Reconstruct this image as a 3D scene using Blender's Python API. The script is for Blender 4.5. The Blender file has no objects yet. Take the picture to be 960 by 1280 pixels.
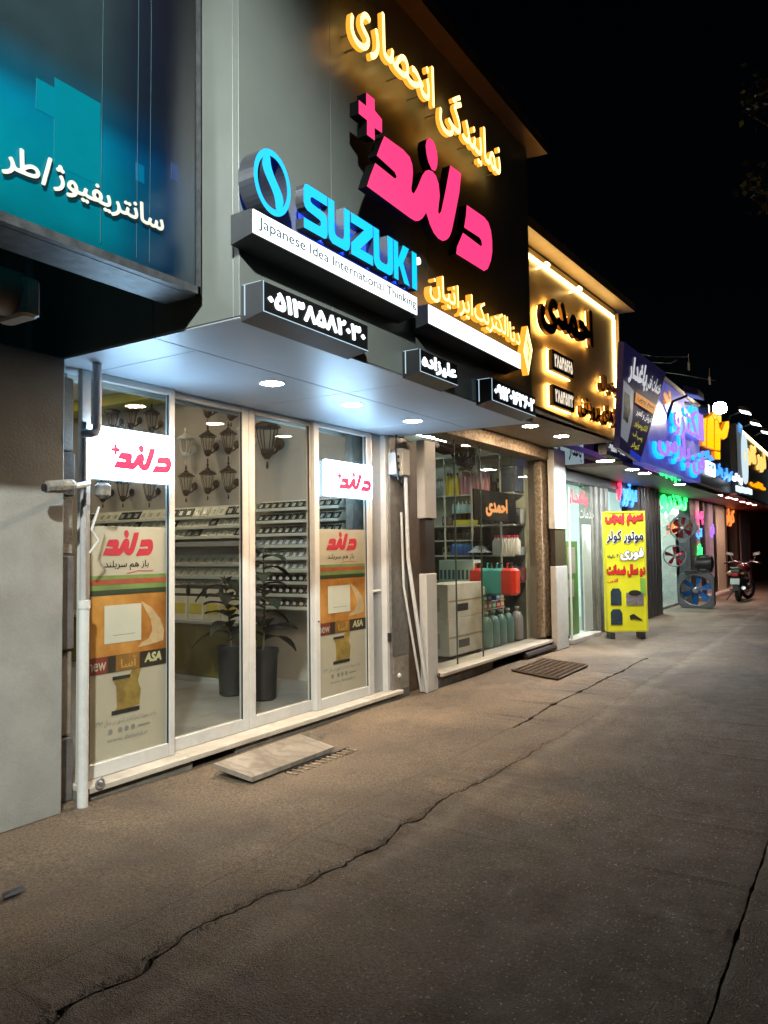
import bpy, bmesh, math, random, re
import numpy as np
from mathutils import Vector, Matrix, Euler

random.seed(7)
SC = bpy.context.scene
COL = SC.collection
PI = math.pi

# ------------------------------------------------------------------ camera
RR = np.array([[0.53715666, -0.84338244, -0.01299201],
               [0.03459803, 0.03742038, -0.9987005],
               [0.84277263, 0.53600913, 0.04927998]])   # right, down, forward
FPX = 950.0
EYE = np.array([0.0, 0.0, 1.6])
cam = bpy.data.cameras.new('camera')
cam.sensor_fit = 'VERTICAL'
cam.sensor_height = 36.0
cam.lens = 36.0 * FPX / 1280.0
cam.clip_start = 0.05
cam.clip_end = 600
camo = bpy.data.objects.new('camera', cam)
camo.matrix_world = Matrix(((RR[0][0], -RR[1][0], -RR[2][0], 0), (RR[0][1], -RR[1][1], -RR[2][1], 0),
                            (RR[0][2], -RR[1][2], -RR[2][2], 1.6), (0, 0, 0, 1)))
COL.objects.link(camo)
SC.camera = camo

# ------------------------------------------------------------------ world, moon, exposure
wd = bpy.data.worlds.new('World')
SC.world = wd
wd.use_nodes = True
wn = wd.node_tree.nodes
bgn = wn['Background']
sky = wn.new('ShaderNodeTexSky')
sky.sky_type = 'NISHITA'
sky.sun_disc = False
sky.sun_elevation = math.radians(35)
sky.sun_rotation = math.radians(200)
wd.node_tree.links.new(sky.outputs[0], bgn.inputs[0])
bgn.inputs[1].default_value = 0.0003
sun = bpy.data.lights.new('moon', 'SUN')
sun.energy = 0.012
sun.angle = math.radians(0.5)
sun.color = (1, .95, .9)
suno = bpy.data.objects.new('moon', sun)
suno.rotation_euler = Euler((math.radians(55), 0, math.radians(-20)))
COL.objects.link(suno)
vs = SC.view_settings
vs.view_transform = 'Standard'
vs.look = 'None'
vs.exposure = 0.0
vs.gamma = 1.0
SC.render.engine = 'CYCLES'
cy = SC.cycles
cy.use_denoising = True
try:
    cy.denoiser = 'OPENIMAGEDENOISE'
except Exception:
    pass
cy.max_bounces = 5
cy.diffuse_bounces = 3
cy.glossy_bounces = 4
cy.transparent_max_bounces = 24
cy.sample_clamp_indirect = 5
cy.use_adaptive_sampling = True
cy.adaptive_threshold = .03
cy.caustics_reflective = False
cy.caustics_refractive = False

# ------------------------------------------------------------------ measuring helpers (a line of sight met with a real plane)
def ray(px, py):
    return RR.T @ np.array([(px - 480) / FPX, (py - 640) / FPX, 1.0])
def fy(px, py, Y):
    r = ray(px, py); return EYE + r * (Y / r[1])
def fz(px, py, Z):
    r = ray(px, py); return EYE + r * ((Z - 1.6) / r[2])
def fx(px, py, X):
    r = ray(px, py); return EYE + r * (X / r[0])

# ------------------------------------------------------------------ materials
MATS = {}
def mat(name, col=(.5, .5, .5), rough=.5, metal=0.0, var=.12, scale=6.0, bump=0.0, bscale=60.0, spec=.5, emit=None, es=0.0, col2=None, dirt=0.0):
    if name in MATS:
        return MATS[name]
    m = bpy.data.materials.new(name)
    m.use_nodes = True
    nt = m.node_tree
    p = nt.nodes['Principled BSDF']
    p.inputs['Roughness'].default_value = rough
    p.inputs['Metallic'].default_value = metal
    p.inputs['Specular IOR Level'].default_value = spec
    tc = nt.nodes.new('ShaderNodeTexCoord')
    n1 = nt.nodes.new('ShaderNodeTexNoise')
    n1.inputs['Scale'].default_value = scale
    n1.inputs['Detail'].default_value = 6
    n1.inputs['Roughness'].default_value = .65
    nt.links.new(tc.outputs['Object'], n1.inputs['Vector'])
    rp = nt.nodes.new('ShaderNodeValToRGB')
    a = tuple(max(0, c * (1 - var)) for c in col)
    b = tuple(min(1, c * (1 + var)) for c in (col2 or col))
    rp.color_ramp.elements[0].position = .3
    rp.color_ramp.elements[1].position = .7
    rp.color_ramp.elements[0].color = (*a, 1)
    rp.color_ramp.elements[1].color = (*b, 1)
    nt.links.new(n1.outputs['Fac'], rp.inputs[0])
    out = rp.outputs[0]
    if dirt > 0:
        n2 = nt.nodes.new('ShaderNodeTexNoise')
        n2.inputs['Scale'].default_value = scale * .35
        n2.inputs['Detail'].default_value = 8
        n2.inputs['Roughness'].default_value = .75
        nt.links.new(tc.outputs['Object'], n2.inputs['Vector'])
        r2 = nt.nodes.new('ShaderNodeValToRGB')
        r2.color_ramp.elements[0].position = .5
        r2.color_ramp.elements[1].position = .72
        nt.links.new(n2.outputs['Fac'], r2.inputs[0])
        mx = nt.nodes.new('ShaderNodeMixRGB')
        mul = nt.nodes.new('ShaderNodeMath'); mul.operation = 'MULTIPLY'; mul.inputs[1].default_value = dirt
        nt.links.new(r2.outputs[0], mul.inputs[0])
        nt.links.new(mul.outputs[0], mx.inputs[0])
        nt.links.new(out, mx.inputs[1])
        mx.inputs[2].default_value = (.10, .075, .05, 1)
        out = mx.outputs[0]
    nt.links.new(out, p.inputs['Base Color'])
    if bump > 0:
        n3 = nt.nodes.new('ShaderNodeTexNoise')
        n3.inputs['Scale'].default_value = bscale
        n3.inputs['Detail'].default_value = 4
        nt.links.new(tc.outputs['Object'], n3.inputs['Vector'])
        bp = nt.nodes.new('ShaderNodeBump')
        bp.inputs['Strength'].default_value = bump
        bp.inputs['Distance'].default_value = .01
        nt.links.new(n3.outputs['Fac'], bp.inputs['Height'])
        nt.links.new(bp.outputs[0], p.inputs['Normal'])
    if emit:
        p.inputs['Emission Color'].default_value = (*emit, 1)
        p.inputs['Emission Strength'].default_value = es
    MATS[name] = m
    return m

def glow(name, col, s, lamp=True):
    m = mat(name, (.03, .03, .03), .4, 0, .05, emit=col, es=s)
    if not lamp:
        m.cycles.emission_sampling = 'NONE'      # small dim lettering: found by bounces only
    return m

def glassmat(name, tint=(.93, .97, .95), refl=1.0):
    m = bpy.data.materials.new(name)
    m.use_nodes = True
    nt = m.node_tree
    nt.nodes.clear()
    o = nt.nodes.new('ShaderNodeOutputMaterial')
    t = nt.nodes.new('ShaderNodeBsdfTransparent'); t.inputs[0].default_value = (*tint, 1)
    g = nt.nodes.new('ShaderNodeBsdfGlossy'); g.inputs['Roughness'].default_value = .0
    f = nt.nodes.new('ShaderNodeFresnel'); f.inputs[0].default_value = 1.38
    mu = nt.nodes.new('ShaderNodeMath'); mu.operation = 'MULTIPLY'; mu.inputs[1].default_value = refl
    mx = nt.nodes.new('ShaderNodeMixShader')
    ge = nt.nodes.new('ShaderNodeNewGeometry')
    iv = nt.nodes.new('ShaderNodeMath'); iv.operation = 'SUBTRACT'; iv.inputs[0].default_value = 1.0
    nt.links.new(ge.outputs['Backfacing'], iv.inputs[1])
    m2 = nt.nodes.new('ShaderNodeMath'); m2.operation = 'MULTIPLY'
    nt.links.new(f.outputs[0], mu.inputs[0])
    nt.links.new(mu.outputs[0], m2.inputs[0])
    nt.links.new(iv.outputs[0], m2.inputs[1])      # the far face of the thin pane adds no second mirror
    nt.links.new(m2.outputs[0], mx.inputs[0])
    nt.links.new(t.outputs[0], mx.inputs[1])
    nt.links.new(g.outputs[0], mx.inputs[2])
    tc = nt.nodes.new('ShaderNodeTexCoord'); nz = nt.nodes.new('ShaderNodeTexNoise'); nz.inputs['Scale'].default_value = 2.6; nz.inputs['Detail'].default_value = 8; nz.inputs['Roughness'].default_value = .7
    nt.links.new(tc.outputs['Object'], nz.inputs['Vector'])
    mr = nt.nodes.new('ShaderNodeMapRange'); mr.inputs[1].default_value = .45; mr.inputs[2].default_value = .75; mr.inputs[3].default_value = .004; mr.inputs[4].default_value = .022; nt.links.new(nz.outputs['Fac'], mr.inputs[0])
    df = nt.nodes.new('ShaderNodeBsdfDiffuse'); df.inputs[0].default_value = (.5, .48, .44, 1)
    m3 = nt.nodes.new('ShaderNodeMixShader'); nt.links.new(mr.outputs[0], m3.inputs[0]); nt.links.new(mx.outputs[0], m3.inputs[1]); nt.links.new(df.outputs[0], m3.inputs[2])
    nt.links.new(m3.outputs[0], o.inputs[0])       # dust film on the pane
    MATS[name] = m
    return m

ALU = mat('white_aluminium', (.52, .51, .49), .38, 0, .07, 5, dirt=.22)
ALUG = mat('grey_aluminium', (.36, .37, .38), .35, .4, .08, 4)
FASC = mat('grey_composite_panel', (.22, .245, .23), .33, .10, .10, 1.2, dirt=.14)
SOFM = mat('pale_soffit_panel', (.50, .54, .60), .42, .15, .04, 2)
BLACK = mat('black_paint', (.012, .012, .013), .4, 0, .2)
DARK = mat('dark_metal', (.035, .035, .038), .45, .3, .25, 8)
STEEL = mat('brushed_steel', (.45, .46, .47), .28, .85, .1, 9)
DSTEEL = mat('dark_steel_return', (.022, .023, .027), .32, .2, .15)
PLASTER = mat('grey_plaster', (.27, .265, .245), .75, 0, .16, 2.5, bump=.25, bscale=60, dirt=.45)
CONC = mat('rough_concrete', (.16, .145, .125), .9, 0, .35, 7, bump=.5, bscale=45, dirt=.4)
MARBLE = mat('worn_marble', (.50, .46, .40), .4, 0, .18, 3.5, dirt=.45)
CONDUIT = mat('white_conduit', (.58, .58, .56), .5, 0, .06, 5, dirt=.25)
OLIVE = mat('olive_laminate', (.11, .095, .022), .35, 0, .1, 3)
YGREEN = mat('yellow_green_paint', (.42, .40, .03), .6, 0, .06)
INWALL = mat('beige_interior_wall', (.40, .36, .31), .8, 0, .08, 2)
FLOORT = mat('grey_tile_floor', (.22, .215, .205), .3, 0, .12, 3)
WHITEP = mat('white_paint', (.72, .72, .70), .5, 0, .04)
RUSTW = mat('rusty_brown_steel', (.15, .095, .06), .7, .1, .55, 22, bump=.4, dirt=.7, col2=(.30, .23, .16))
BROWN = mat('brown_wood_panel', (.085, .05, .03), .55, 0, .35, 9, bump=.2)
PLBLACK = mat('black_plastic', (.02, .02, .022), .35, 0, .15)
RUBBER = mat('black_rubber', (.018, .018, .018), .8, 0, .2, 20, bump=.3)
GLASS = glassmat('window_glass', (.945, .96, .95), .9)
GLASSD = glassmat('lantern_glass', (.88, .87, .84), .6)
PAPER = mat('cream_film', (.46, .40, .31), .5, 0, .06, 3)
REDP = mat('red_print', (.50, .03, .05), .5, 0, .06)
BLACKP = mat('black_print', (.02, .018, .016), .5, 0, .1)
GREENP = mat('green_print', (.17, .24, .07), .5, 0, .2, 5)
ORANGEP = mat('orange_print', (.34, .10, .015), .5, 0, .3, 2.6, col2=(.50, .24, .05))
GOLD = mat('gold_print', (.34, .22, .05), .4, .2, .4, 8)
GREYP = mat('grey_print', (.25, .24, .22), .5)

# ------------------------------------------------------------------ mesh builder
class B:
    def __init__(s):
        s.v = []; s.f = []; s.m = []
    def add(s, v, f, m=0):
        o = len(s.v)
        s.v += [tuple(p) for p in v]
        s.f += [tuple(i + o for i in q) for q in f]
        s.m += [m] * len(f)
        return s
    def box(s, x0, x1, y0, y1, z0, z1, m=0):
        v = [(x0, y0, z0), (x1, y0, z0), (x1, y1, z0), (x0, y1, z0), (x0, y0, z1), (x1, y0, z1), (x1, y1, z1), (x0, y1, z1)]
        return s.add(v, [(0, 3, 2, 1), (4, 5, 6, 7), (0, 1, 5, 4), (1, 2, 6, 5), (2, 3, 7, 6), (3, 0, 4, 7)], m)
    def bbox(s, x0, x1, y0, y1, z0, z1, c=.01, m=0):
        """box with chamfered vertical edges and top edges"""
        def ring(i, z):
            return [(x0 + c + i, y0 + i, z), (x1 - c - i, y0 + i, z), (x1 - i, y0 + c + i, z), (x1 - i, y1 - c - i, z),
                    (x1 - c - i, y1 - i, z), (x0 + c + i, y1 - i, z), (x0 + i, y1 - c - i, z), (x0 + i, y0 + c + i, z)]
        k = c * .7
        v = ring(k, z0) + ring(0, z0 + k) + ring(0, z1 - k) + ring(k, z1)
        f = [tuple(range(7, -1, -1)), tuple(range(24, 32))]
        for r in range(3):
            for i in range(8):
                a = r * 8 + i; b = r * 8 + (i + 1) % 8
                f.append((a, b, b + 8, a + 8))
        return s.add(v, f, m)
    def hexa(s, pts, m=0):
        return s.add(pts, [(0, 3, 2, 1), (4, 5, 6, 7), (0, 1, 5, 4), (1, 2, 6, 5), (2, 3, 7, 6), (3, 0, 4, 7)], m)
    def tube(s, pts, r, n=8, m=0, cap=True):
        pts = [Vector(p) for p in pts]
        rs = r if isinstance(r, (list, tuple)) else [r] * len(pts)
        v = []; f = []
        up = None
        for i, p in enumerate(pts):
            d = (pts[min(i + 1, len(pts) - 1)] - pts[max(i - 1, 0)]).normalized()
            if up is None:
                up = Vector((0, 0, 1)) if abs(d.z) < .9 else Vector((1, 0, 0))
            a = d.cross(up).normalized(); b = a.cross(d).normalized()
            up = b
            for k in range(n):
                t = 2 * PI * k / n
                v.append(p + (a * math.cos(t) + b * math.sin(t)) * rs[i])
        for i in range(len(pts) - 1):
            for k in range(n):
                f.append((i * n + k, i * n + (k + 1) % n, (i + 1) * n + (k + 1) % n, (i + 1) * n + k))
        if cap:
            f.append(tuple(range(n - 1, -1, -1)))
            f.append(tuple(range((len(pts) - 1) * n, len(pts) * n)))
        return s.add(v, f, m)
    def lathe(s, prof, c=(0, 0, 0), n=12, m=0, axis='z'):
        v = []; f = []
        for r, z in prof:
            for k in range(n):
                t = 2 * PI * k / n
                x, y = r * math.cos(t), r * math.sin(t)
                q = (x, y, z) if axis == 'z' else ((x, z, y) if axis == 'y' else (z, x, y))
                v.append((c[0] + q[0], c[1] + q[1], c[2] + q[2]))
        for i in range(len(prof) - 1):
            for k in range(n):
                f.append((i * n + k, i * n + (k + 1) % n, (i + 1) * n + (k + 1) % n, (i + 1) * n + k))
        f.append(tuple(range(n - 1, -1, -1)))
        f.append(tuple(range((len(prof) - 1) * n, len(prof) * n)))
        return s.add(v, f, m)
    def prism(s, poly, y0, y1, mf=0, ms=0):
        """poly of (x,z); front face at y0, back at y1"""
        n = len(poly)
        v = [(x, y0, z) for x, z in poly] + [(x, y1, z) for x, z in poly]
        o = len(s.v)
        s.v += v
        s.f.append(tuple(range(o, o + n))); s.m.append(mf)
        s.f.append(tuple(range(o + 2 * n - 1, o + n - 1, -1))); s.m.append(ms)
        for i in range(n):
            j = (i + 1) % n
            s.f.append((o + i, o + j, o + n + j, o + n + i)); s.m.append(ms)
        return s
    def torus(s, c, R, r, n=24, k=8, axis='y', m=0):
        v = []; f = []
        for i in range(n):
            t = 2 * PI * i / n
            for j in range(k):
                u = 2 * PI * j / k
                a = (R + r * math.cos(u)) * math.cos(t); b = (R + r * math.cos(u)) * math.sin(t); w = r * math.sin(u)
                q = {'y': (a, w, b), 'x': (w, a, b), 'z': (a, b, w)}[axis]
                v.append((c[0] + q[0], c[1] + q[1], c[2] + q[2]))
        for i in range(n):
            for j in range(k):
                f.append((i * k + j, ((i + 1) % n) * k + j, ((i + 1) % n) * k + (j + 1) % k, i * k + (j + 1) % k))
        return s.add(v, f, m)
    def mesh(s, name, mats, smooth=False):
        me = bpy.data.meshes.new(name)
        me.from_pydata(s.v, [], s.f)
        ml = mats if isinstance(mats, (list, tuple)) else [mats]
        for q in ml:
            me.materials.append(q)
        if len(ml) > 1:
            me.polygons.foreach_set('material_index', s.m)
        bm = bmesh.new(); bm.from_mesh(me)
        bmesh.ops.recalc_face_normals(bm, faces=bm.faces)
        bm.to_mesh(me); bm.free()
        if smooth:
            try:
                me.shade_smooth()
                me.set_sharp_from_angle(angle=math.radians(40))
            except Exception:
                pass
        me.update()
        return me
    def obj(s, name, mats, parent=None, smooth=False, local=False):
        return link(name, s.mesh(name, mats, smooth), parent, local)

def link(name, me, parent=None, local=False):
    o = bpy.data.objects.new(name, me)
    COL.objects.link(o)
    if parent is not None:
        o.parent = parent
        if parent.parent is None and not local and parent.type == 'EMPTY':
            o.matrix_parent_inverse = parent.matrix_basis.inverted()
    return o

def tag(o, label, cat, group=None):
    o['label'] = label; o['category'] = cat
    if group: o['group'] = group
    return o

def root(name, label, cat, loc=(0, 0, 0), group=None, rz=0.0):
    o = bpy.data.objects.new(name, None)
    o.empty_display_size = .2
    COL.objects.link(o)
    o.location = loc
    o.rotation_euler = (0, 0, rz)
    o.matrix_basis = Matrix.Translation(Vector(loc)) @ Matrix.Rotation(rz, 4, 'Z')
    return tag(o, label, cat, group)

def struct(o, kind='structure'):
    o['kind'] = kind
    return o

def copy_tree(src, loc=None, label=None, group=None, rz=None, scale=None):
    r = src.copy(); COL.objects.link(r)
    if loc is not None: r.location = loc
    if rz is not None: r.rotation_euler = (0, 0, rz)
    if scale is not None: r.scale = scale
    if label: r['label'] = label
    if group: r['group'] = group
    for ch in list(src.children):
        c = ch.copy(); COL.objects.link(c); c.parent = r
        for g in list(ch.children):
            d = g.copy(); COL.objects.link(d); d.parent = c
    return r

# ------------------------------------------------------------------ lettering
FORMS = {}
for c_, b_, n_ in [('آ', 0xFE81, 2), ('ا', 0xFE8D, 2), ('ب', 0xFE8F, 4), ('پ', 0xFB56, 4), ('ت', 0xFE95, 4), ('ج', 0xFE9D, 4), ('چ', 0xFB7A, 4), ('ح', 0xFEA1, 4), ('خ', 0xFEA5, 4), ('د', 0xFEA9, 2), ('ذ', 0xFEAB, 2), ('ر', 0xFEAD, 2), ('ز', 0xFEAF, 2), ('ژ', 0xFB8A, 2), ('س', 0xFEB1, 4), ('ش', 0xFEB5, 4), ('ص', 0xFEB9, 4), ('ض', 0xFEBD, 4), ('ط', 0xFEC1, 4), ('ع', 0xFEC9, 4), ('غ', 0xFECD, 4), ('ف', 0xFED1, 4), ('ق', 0xFED5, 4), ('ک', 0xFB8E, 4), ('گ', 0xFB92, 4), ('ل', 0xFEDD, 4), ('م', 0xFEE1, 4), ('ن', 0xFEE5, 4), ('و', 0xFEED, 2), ('ه', 0xFEE9, 4), ('ی', 0xFBFC, 4)]:
    FORMS[c_] = (b_, b_ + 1, b_ + 2 if n_ == 4 else b_, b_ + 3 if n_ == 4 else b_ + 1)
NOJOIN = set('آادذرزژو')
def shape_ar(s):
    out = []
    for i, c in enumerate(s):
        if c not in FORMS:
            out.append(c); continue
        pv = i > 0 and s[i - 1] in FORMS and s[i - 1] not in NOJOIN
        nx = i + 1 < len(s) and s[i + 1] in FORMS and c not in NOJOIN
        out.append(chr(FORMS[c][3 if pv and nx else 1 if pv else 2 if nx else 0]))
    r = ''.join(reversed(out))
    return re.sub(r'[۰-۹]+|[A-Za-z0-9.]+', lambda m: m.group(0)[::-1], r)

def outlines(s):
    s2 = shape_ar(s) if any(c in FORMS for c in s) else s
    cu = bpy.data.curves.new('lettering_source', 'FONT')
    cu.body = s2; cu.size = 1
    o = bpy.data.objects.new('lettering_source', cu)
    COL.objects.link(o)
    dg = bpy.context.evaluated_depsgraph_get()
    dg.update()
    c2 = o.evaluated_get(dg).to_curve(dg)
    loops = []
    for sp in c2.splines:
        P = []
        bp = sp.bezier_points
        n = len(bp)
        if n < 2: continue
        for i in range(n):
            a, b = bp[i], bp[(i + 1) % n]
            p0, p1, p2, p3 = a.co, a.handle_right, b.handle_left, b.co
            for t in (0, .2, .4, .6, .8):
                q = p0 * (1 - t) ** 3 + p1 * 3 * t * (1 - t) ** 2 + p2 * 3 * t * t * (1 - t) + p3 * t ** 3
                P.append((q.x, q.y))
        loops.append(np.array(P))
    o.to_curve_clear() if hasattr(o, 'to_curve_clear') else None
    bpy.data.objects.remove(o)
    bpy.data.curves.remove(cu)
    return loops

def fill_loops(loops, bold=0.0, rows=30):
    """non-zero filled, slightly thickened lettering on a grid: returns (polys in unit box, boundary edges, aspect)"""
    allp = np.concatenate(loops)
    mn = allp.min(0) - bold; mx = allp.max(0) + bold
    h = (mx[1] - mn[1]) / rows
    pad = 1.5 * h
    nx = int((mx[0] - mn[0] + 2 * pad) / h) + 2
    ny = rows + 5
    xs = mn[0] - pad + np.arange(nx) * h
    ys = mn[1] - pad + np.arange(ny) * h
    A = np.concatenate(loops); Bq = np.concatenate([np.roll(l, -1, 0) for l in loops])
    W = np.zeros((ny, nx))
    D = np.full((ny, nx), 1e9)
    d = Bq - A
    L2 = (d ** 2).sum(1) + 1e-12
    for j, y in enumerate(ys):
        yy = y + 1e-7
        up = (A[:, 1] <= yy) & (Bq[:, 1] > yy); dn = (A[:, 1] > yy) & (Bq[:, 1] <= yy)
        for sel, sg in ((up, 1), (dn, -1)):
            if sel.any():
                xi = A[sel, 0] + (yy - A[sel, 1]) / d[sel, 1] * d[sel, 0]
                W[j] += sg * (xs[:, None] < xi[None, :]).sum(1)
        near = (np.minimum(A[:, 1], Bq[:, 1]) < y + 3 * h + bold) & (np.maximum(A[:, 1], Bq[:, 1]) > y - 3 * h - bold)
        if near.any():
            a = A[near]; dd = d[near]; l2 = L2[near]
            t = ((xs[:, None] - a[None, :, 0]) * dd[None, :, 0] + (y - a[None, :, 1]) * dd[None, :, 1]) / l2
            t = np.clip(t, 0, 1)
            ex = xs[:, None] - a[None, :, 0] - t * dd[None, :, 0]; ey = y - a[None, :, 1] - t * dd[None, :, 1]
            D[j] = np.sqrt((ex ** 2 + ey ** 2).min(1))
    S = np.where(W != 0, -D, D) - bold
    return contour(S, xs, ys)

def contour(S, xs, ys):
    ny, nx = S.shape
    polys = []; edges = []
    ins = S < 0
    for j in range(ny - 1):
        i = 0
        run = None
        anyrow = ins[j] | ins[j + 1]
        allin = ins[j, :-1] & ins[j, 1:] & ins[j + 1, :-1] & ins[j + 1, 1:]
        for i in range(nx - 1):
            if allin[i]:
                if run is None: run = i
                continue
            if run is not None:
                polys.append([(xs[run], ys[j]), (xs[i], ys[j]), (xs[i], ys[j + 1]), (xs[run], ys[j + 1])]); run = None
            if not (anyrow[i] or anyrow[i + 1]): continue
            c = [(xs[i], ys[j], S[j, i]), (xs[i + 1], ys[j], S[j, i + 1]), (xs[i + 1], ys[j + 1], S[j + 1, i + 1]), (xs[i], ys[j + 1], S[j + 1, i])]
            P = []; cut = []
            for k in range(4):
                a, b = c[k], c[(k + 1) % 4]
                if a[2] < 0: P.append((a[0], a[1]))
                if (a[2] < 0) != (b[2] < 0):
                    t = a[2] / (a[2] - b[2])
                    q = (a[0] + (b[0] - a[0]) * t, a[1] + (b[1] - a[1]) * t)
                    P.append(q); cut.append(q)
            if len(P) > 2: polys.append(P)
            for k in range(0, len(cut) - 1, 2): edges.append((cut[k], cut[k + 1]))
        if run is not None:
            polys.append([(xs[run], ys[j]), (xs[nx - 1], ys[j]), (xs[nx - 1], ys[j + 1]), (xs[run], ys[j + 1])])
    allp = np.array([q for P in polys for q in P])
    mn = allp.min(0); mx = allp.max(0)
    sx, sy = 1 / (mx[0] - mn[0]), 1 / (mx[1] - mn[1])
    N = lambda q: ((q[0] - mn[0]) * sx, (q[1] - mn[1]) * sy)
    return [[N(q) for q in P] for P in polys], [(N(a), N(b)) for a, b in edges], (mx[0] - mn[0]) / (mx[1] - mn[1])

TCACHE = {}
def letters(name, s, x0, x1, z0, z1, y, depth, mats, parent=None, bold=.03, rows=26, local=False, skew=0.0):
    """words standing in the box x0..x1, z0..z1, front face at y, depth behind it"""
    key = (s, bold, rows)
    if key not in TCACHE:
        TCACHE[key] = fill_loops(outlines(s), bold, rows)
    polys, edges, _ = TCACHE[key]
    b = B()
    U = lambda q: (x0 + q[0] * (x1 - x0) + skew * q[1], z0 + q[1] * (z1 - z0))
    for P in polys:
        pts = [U(q) for q in P]
        b.add([(p[0], y, p[1]) for p in pts], [tuple(range(len(pts)))], 0)
    if depth > 0:
        for a, c in edges:
            a = U(a); c = U(c)
            b.add([(a[0], y, a[1]), (c[0], y, c[1]), (c[0], y + depth, c[1]), (a[0], y + depth, a[1])], [(0, 1, 2, 3)], 1 if len(mats) > 1 else 0)
    me = bpy.data.meshes.new(name)
    me.from_pydata(b.v, [], b.f)
    for q in mats: me.materials.append(q)
    if len(mats) > 1: me.polygons.foreach_set('material_index', b.m)
    return link(name, me, parent, local)

def panel_xz(pts_px, Y):
    return [(fy(px, py, Y)[0], fy(px, py, Y)[2]) for px, py in pts_px]

# ================================================================== GROUND
def asphalt():
    m = bpy.data.materials.new('worn_asphalt')
    m.use_nodes = True
    nt = m.node_tree; N = nt.nodes.new; Lk = nt.links.new
    p = nt.nodes['Principled BSDF']
    tc = N('ShaderNodeTexCoord')
    sep = N('ShaderNodeSeparateXYZ'); Lk(tc.outputs['Object'], sep.inputs[0])
    def noise(sc, det=6, ro=.6):
        n = N('ShaderNodeTexNoise'); n.inputs['Scale'].default_value = sc; n.inputs['Detail'].default_value = det
        n.inputs['Roughness'].default_value = ro; Lk(tc.outputs['Object'], n.inputs['Vector']); return n
    def ramp(src, p0, p1, c0=(0, 0, 0, 1), c1=(1, 1, 1, 1)):
        r = N('ShaderNodeValToRGB'); r.color_ramp.elements[0].position = p0; r.color_ramp.elements[1].position = p1
        r.color_ramp.elements[0].color = c0; r.color_ramp.elements[1].color = c1; Lk(src, r.inputs[0]); return r
    def math_(op, a, b):
        q = N('ShaderNodeMath'); q.operation = op
        for i, x in enumerate((a, b)):
            if isinstance(x, (int, float)): q.inputs[i].default_value = x
            else: Lk(x, q.inputs[i])
        return q.outputs[0]
    def mix(f, a, b, bt='MIX'):
        q = N('ShaderNodeMixRGB'); q.blend_type = bt
        for i, x in enumerate((f, a, b)):
            if isinstance(x, (int, float)): q.inputs[i].default_value = x
            elif isinstance(x, tuple): q.inputs[i].default_value = x
            else: Lk(x, q.inputs[i])
        return q.outputs[0]
    big = noise(.9, 8, .65); mid = noise(5, 8, .7); fine = noise(70, 3, .6)
    # dust lies on the strip along the shops, bare dark bitumen beyond the long crack
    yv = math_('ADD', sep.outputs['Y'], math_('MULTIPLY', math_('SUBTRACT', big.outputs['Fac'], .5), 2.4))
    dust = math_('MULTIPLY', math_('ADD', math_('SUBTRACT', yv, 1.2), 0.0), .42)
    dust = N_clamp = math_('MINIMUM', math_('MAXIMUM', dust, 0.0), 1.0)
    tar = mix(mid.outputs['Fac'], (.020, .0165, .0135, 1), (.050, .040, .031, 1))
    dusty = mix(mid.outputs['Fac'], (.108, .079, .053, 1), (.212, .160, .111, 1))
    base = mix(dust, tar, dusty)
    # aggregate: small pale and dark stones
    vo = N('ShaderNodeTexVoronoi'); vo.inputs['Scale'].default_value = 150; Lk(tc.outputs['Object'], vo.inputs['Vector'])
    st = ramp(vo.outputs['Color'], .84, .98)
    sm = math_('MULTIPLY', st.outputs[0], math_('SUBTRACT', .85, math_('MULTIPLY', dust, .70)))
    base = mix(sm, base, (.34, .30, .26, 1))
    fr = ramp(fine.outputs['Fac'], .33, .67, (.45, .45, .45, 1), (1.4, 1.4, 1.4, 1))
    base = mix(1.0, base, fr.outputs[0], 'MULTIPLY')
    # old repair patches
    pn = noise(.75, 3, .5)
    wob = N('ShaderNodeVectorMath'); wob.operation = 'ADD'; Lk(tc.outputs['Object'], wob.inputs[0])
    sc_ = N('ShaderNodeVectorMath'); sc_.operation = 'SCALE'; sc_.inputs['Scale'].default_value = .5; Lk(mid.outputs['Color'], sc_.inputs[0]); Lk(sc_.outputs[0], wob.inputs[1])
    pv = N('ShaderNodeTexVoronoi'); pv.inputs['Scale'].default_value = .55; Lk(wob.outputs[0], pv.inputs['Vector'])
    pr_ = ramp(pv.outputs['Color'], .15, .85, (.74, .74, .75, 1), (1.22, 1.2, 1.16, 1))
    base = mix(1.0, base, pr_.outputs[0], 'MULTIPLY')
    pr2 = ramp(pn.outputs['Fac'], .35, .65, (.78, .78, .80, 1), (1.18, 1.17, 1.14, 1))
    base = mix(1.0, base, pr2.outputs[0], 'MULTIPLY')
    # oily stains and scuffs
    stn = noise(1.7, 10, .75)
    sr = ramp(stn.outputs['Fac'], .50, .70)
    base = mix(math_('MULTIPLY', sr.outputs[0], .55), base, (.035, .030, .026, 1))
    # pale dusty wheel tracks running along the street
    tw = math_('ADD', sep.outputs['Y'], math_('MULTIPLY', math_('SUBTRACT', mid.outputs['Fac'], .5), .35))
    trk = math_('SUBTRACT', 1.0, math_('MINIMUM', math_('MULTIPLY', math_('ABSOLUTE', math_('SUBTRACT', tw, 2.18), 0), 9.0), 1.0))
    trk = math_('MULTIPLY', trk, ramp(big.outputs['Fac'], .40, .6).outputs[0])
    base = mix(math_('MULTIPLY', trk, .35), base, (.24, .21, .17, 1))
    Lk(base, p.inputs['Base Color'])
    ro = ramp(mid.outputs['Fac'], .3, .7, (.62, .62, .62, 1), (.9, .9, .9, 1))
    Lk(ro.outputs[0], p.inputs['Roughness'])
    p.inputs['Specular IOR Level'].default_value = .45
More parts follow.
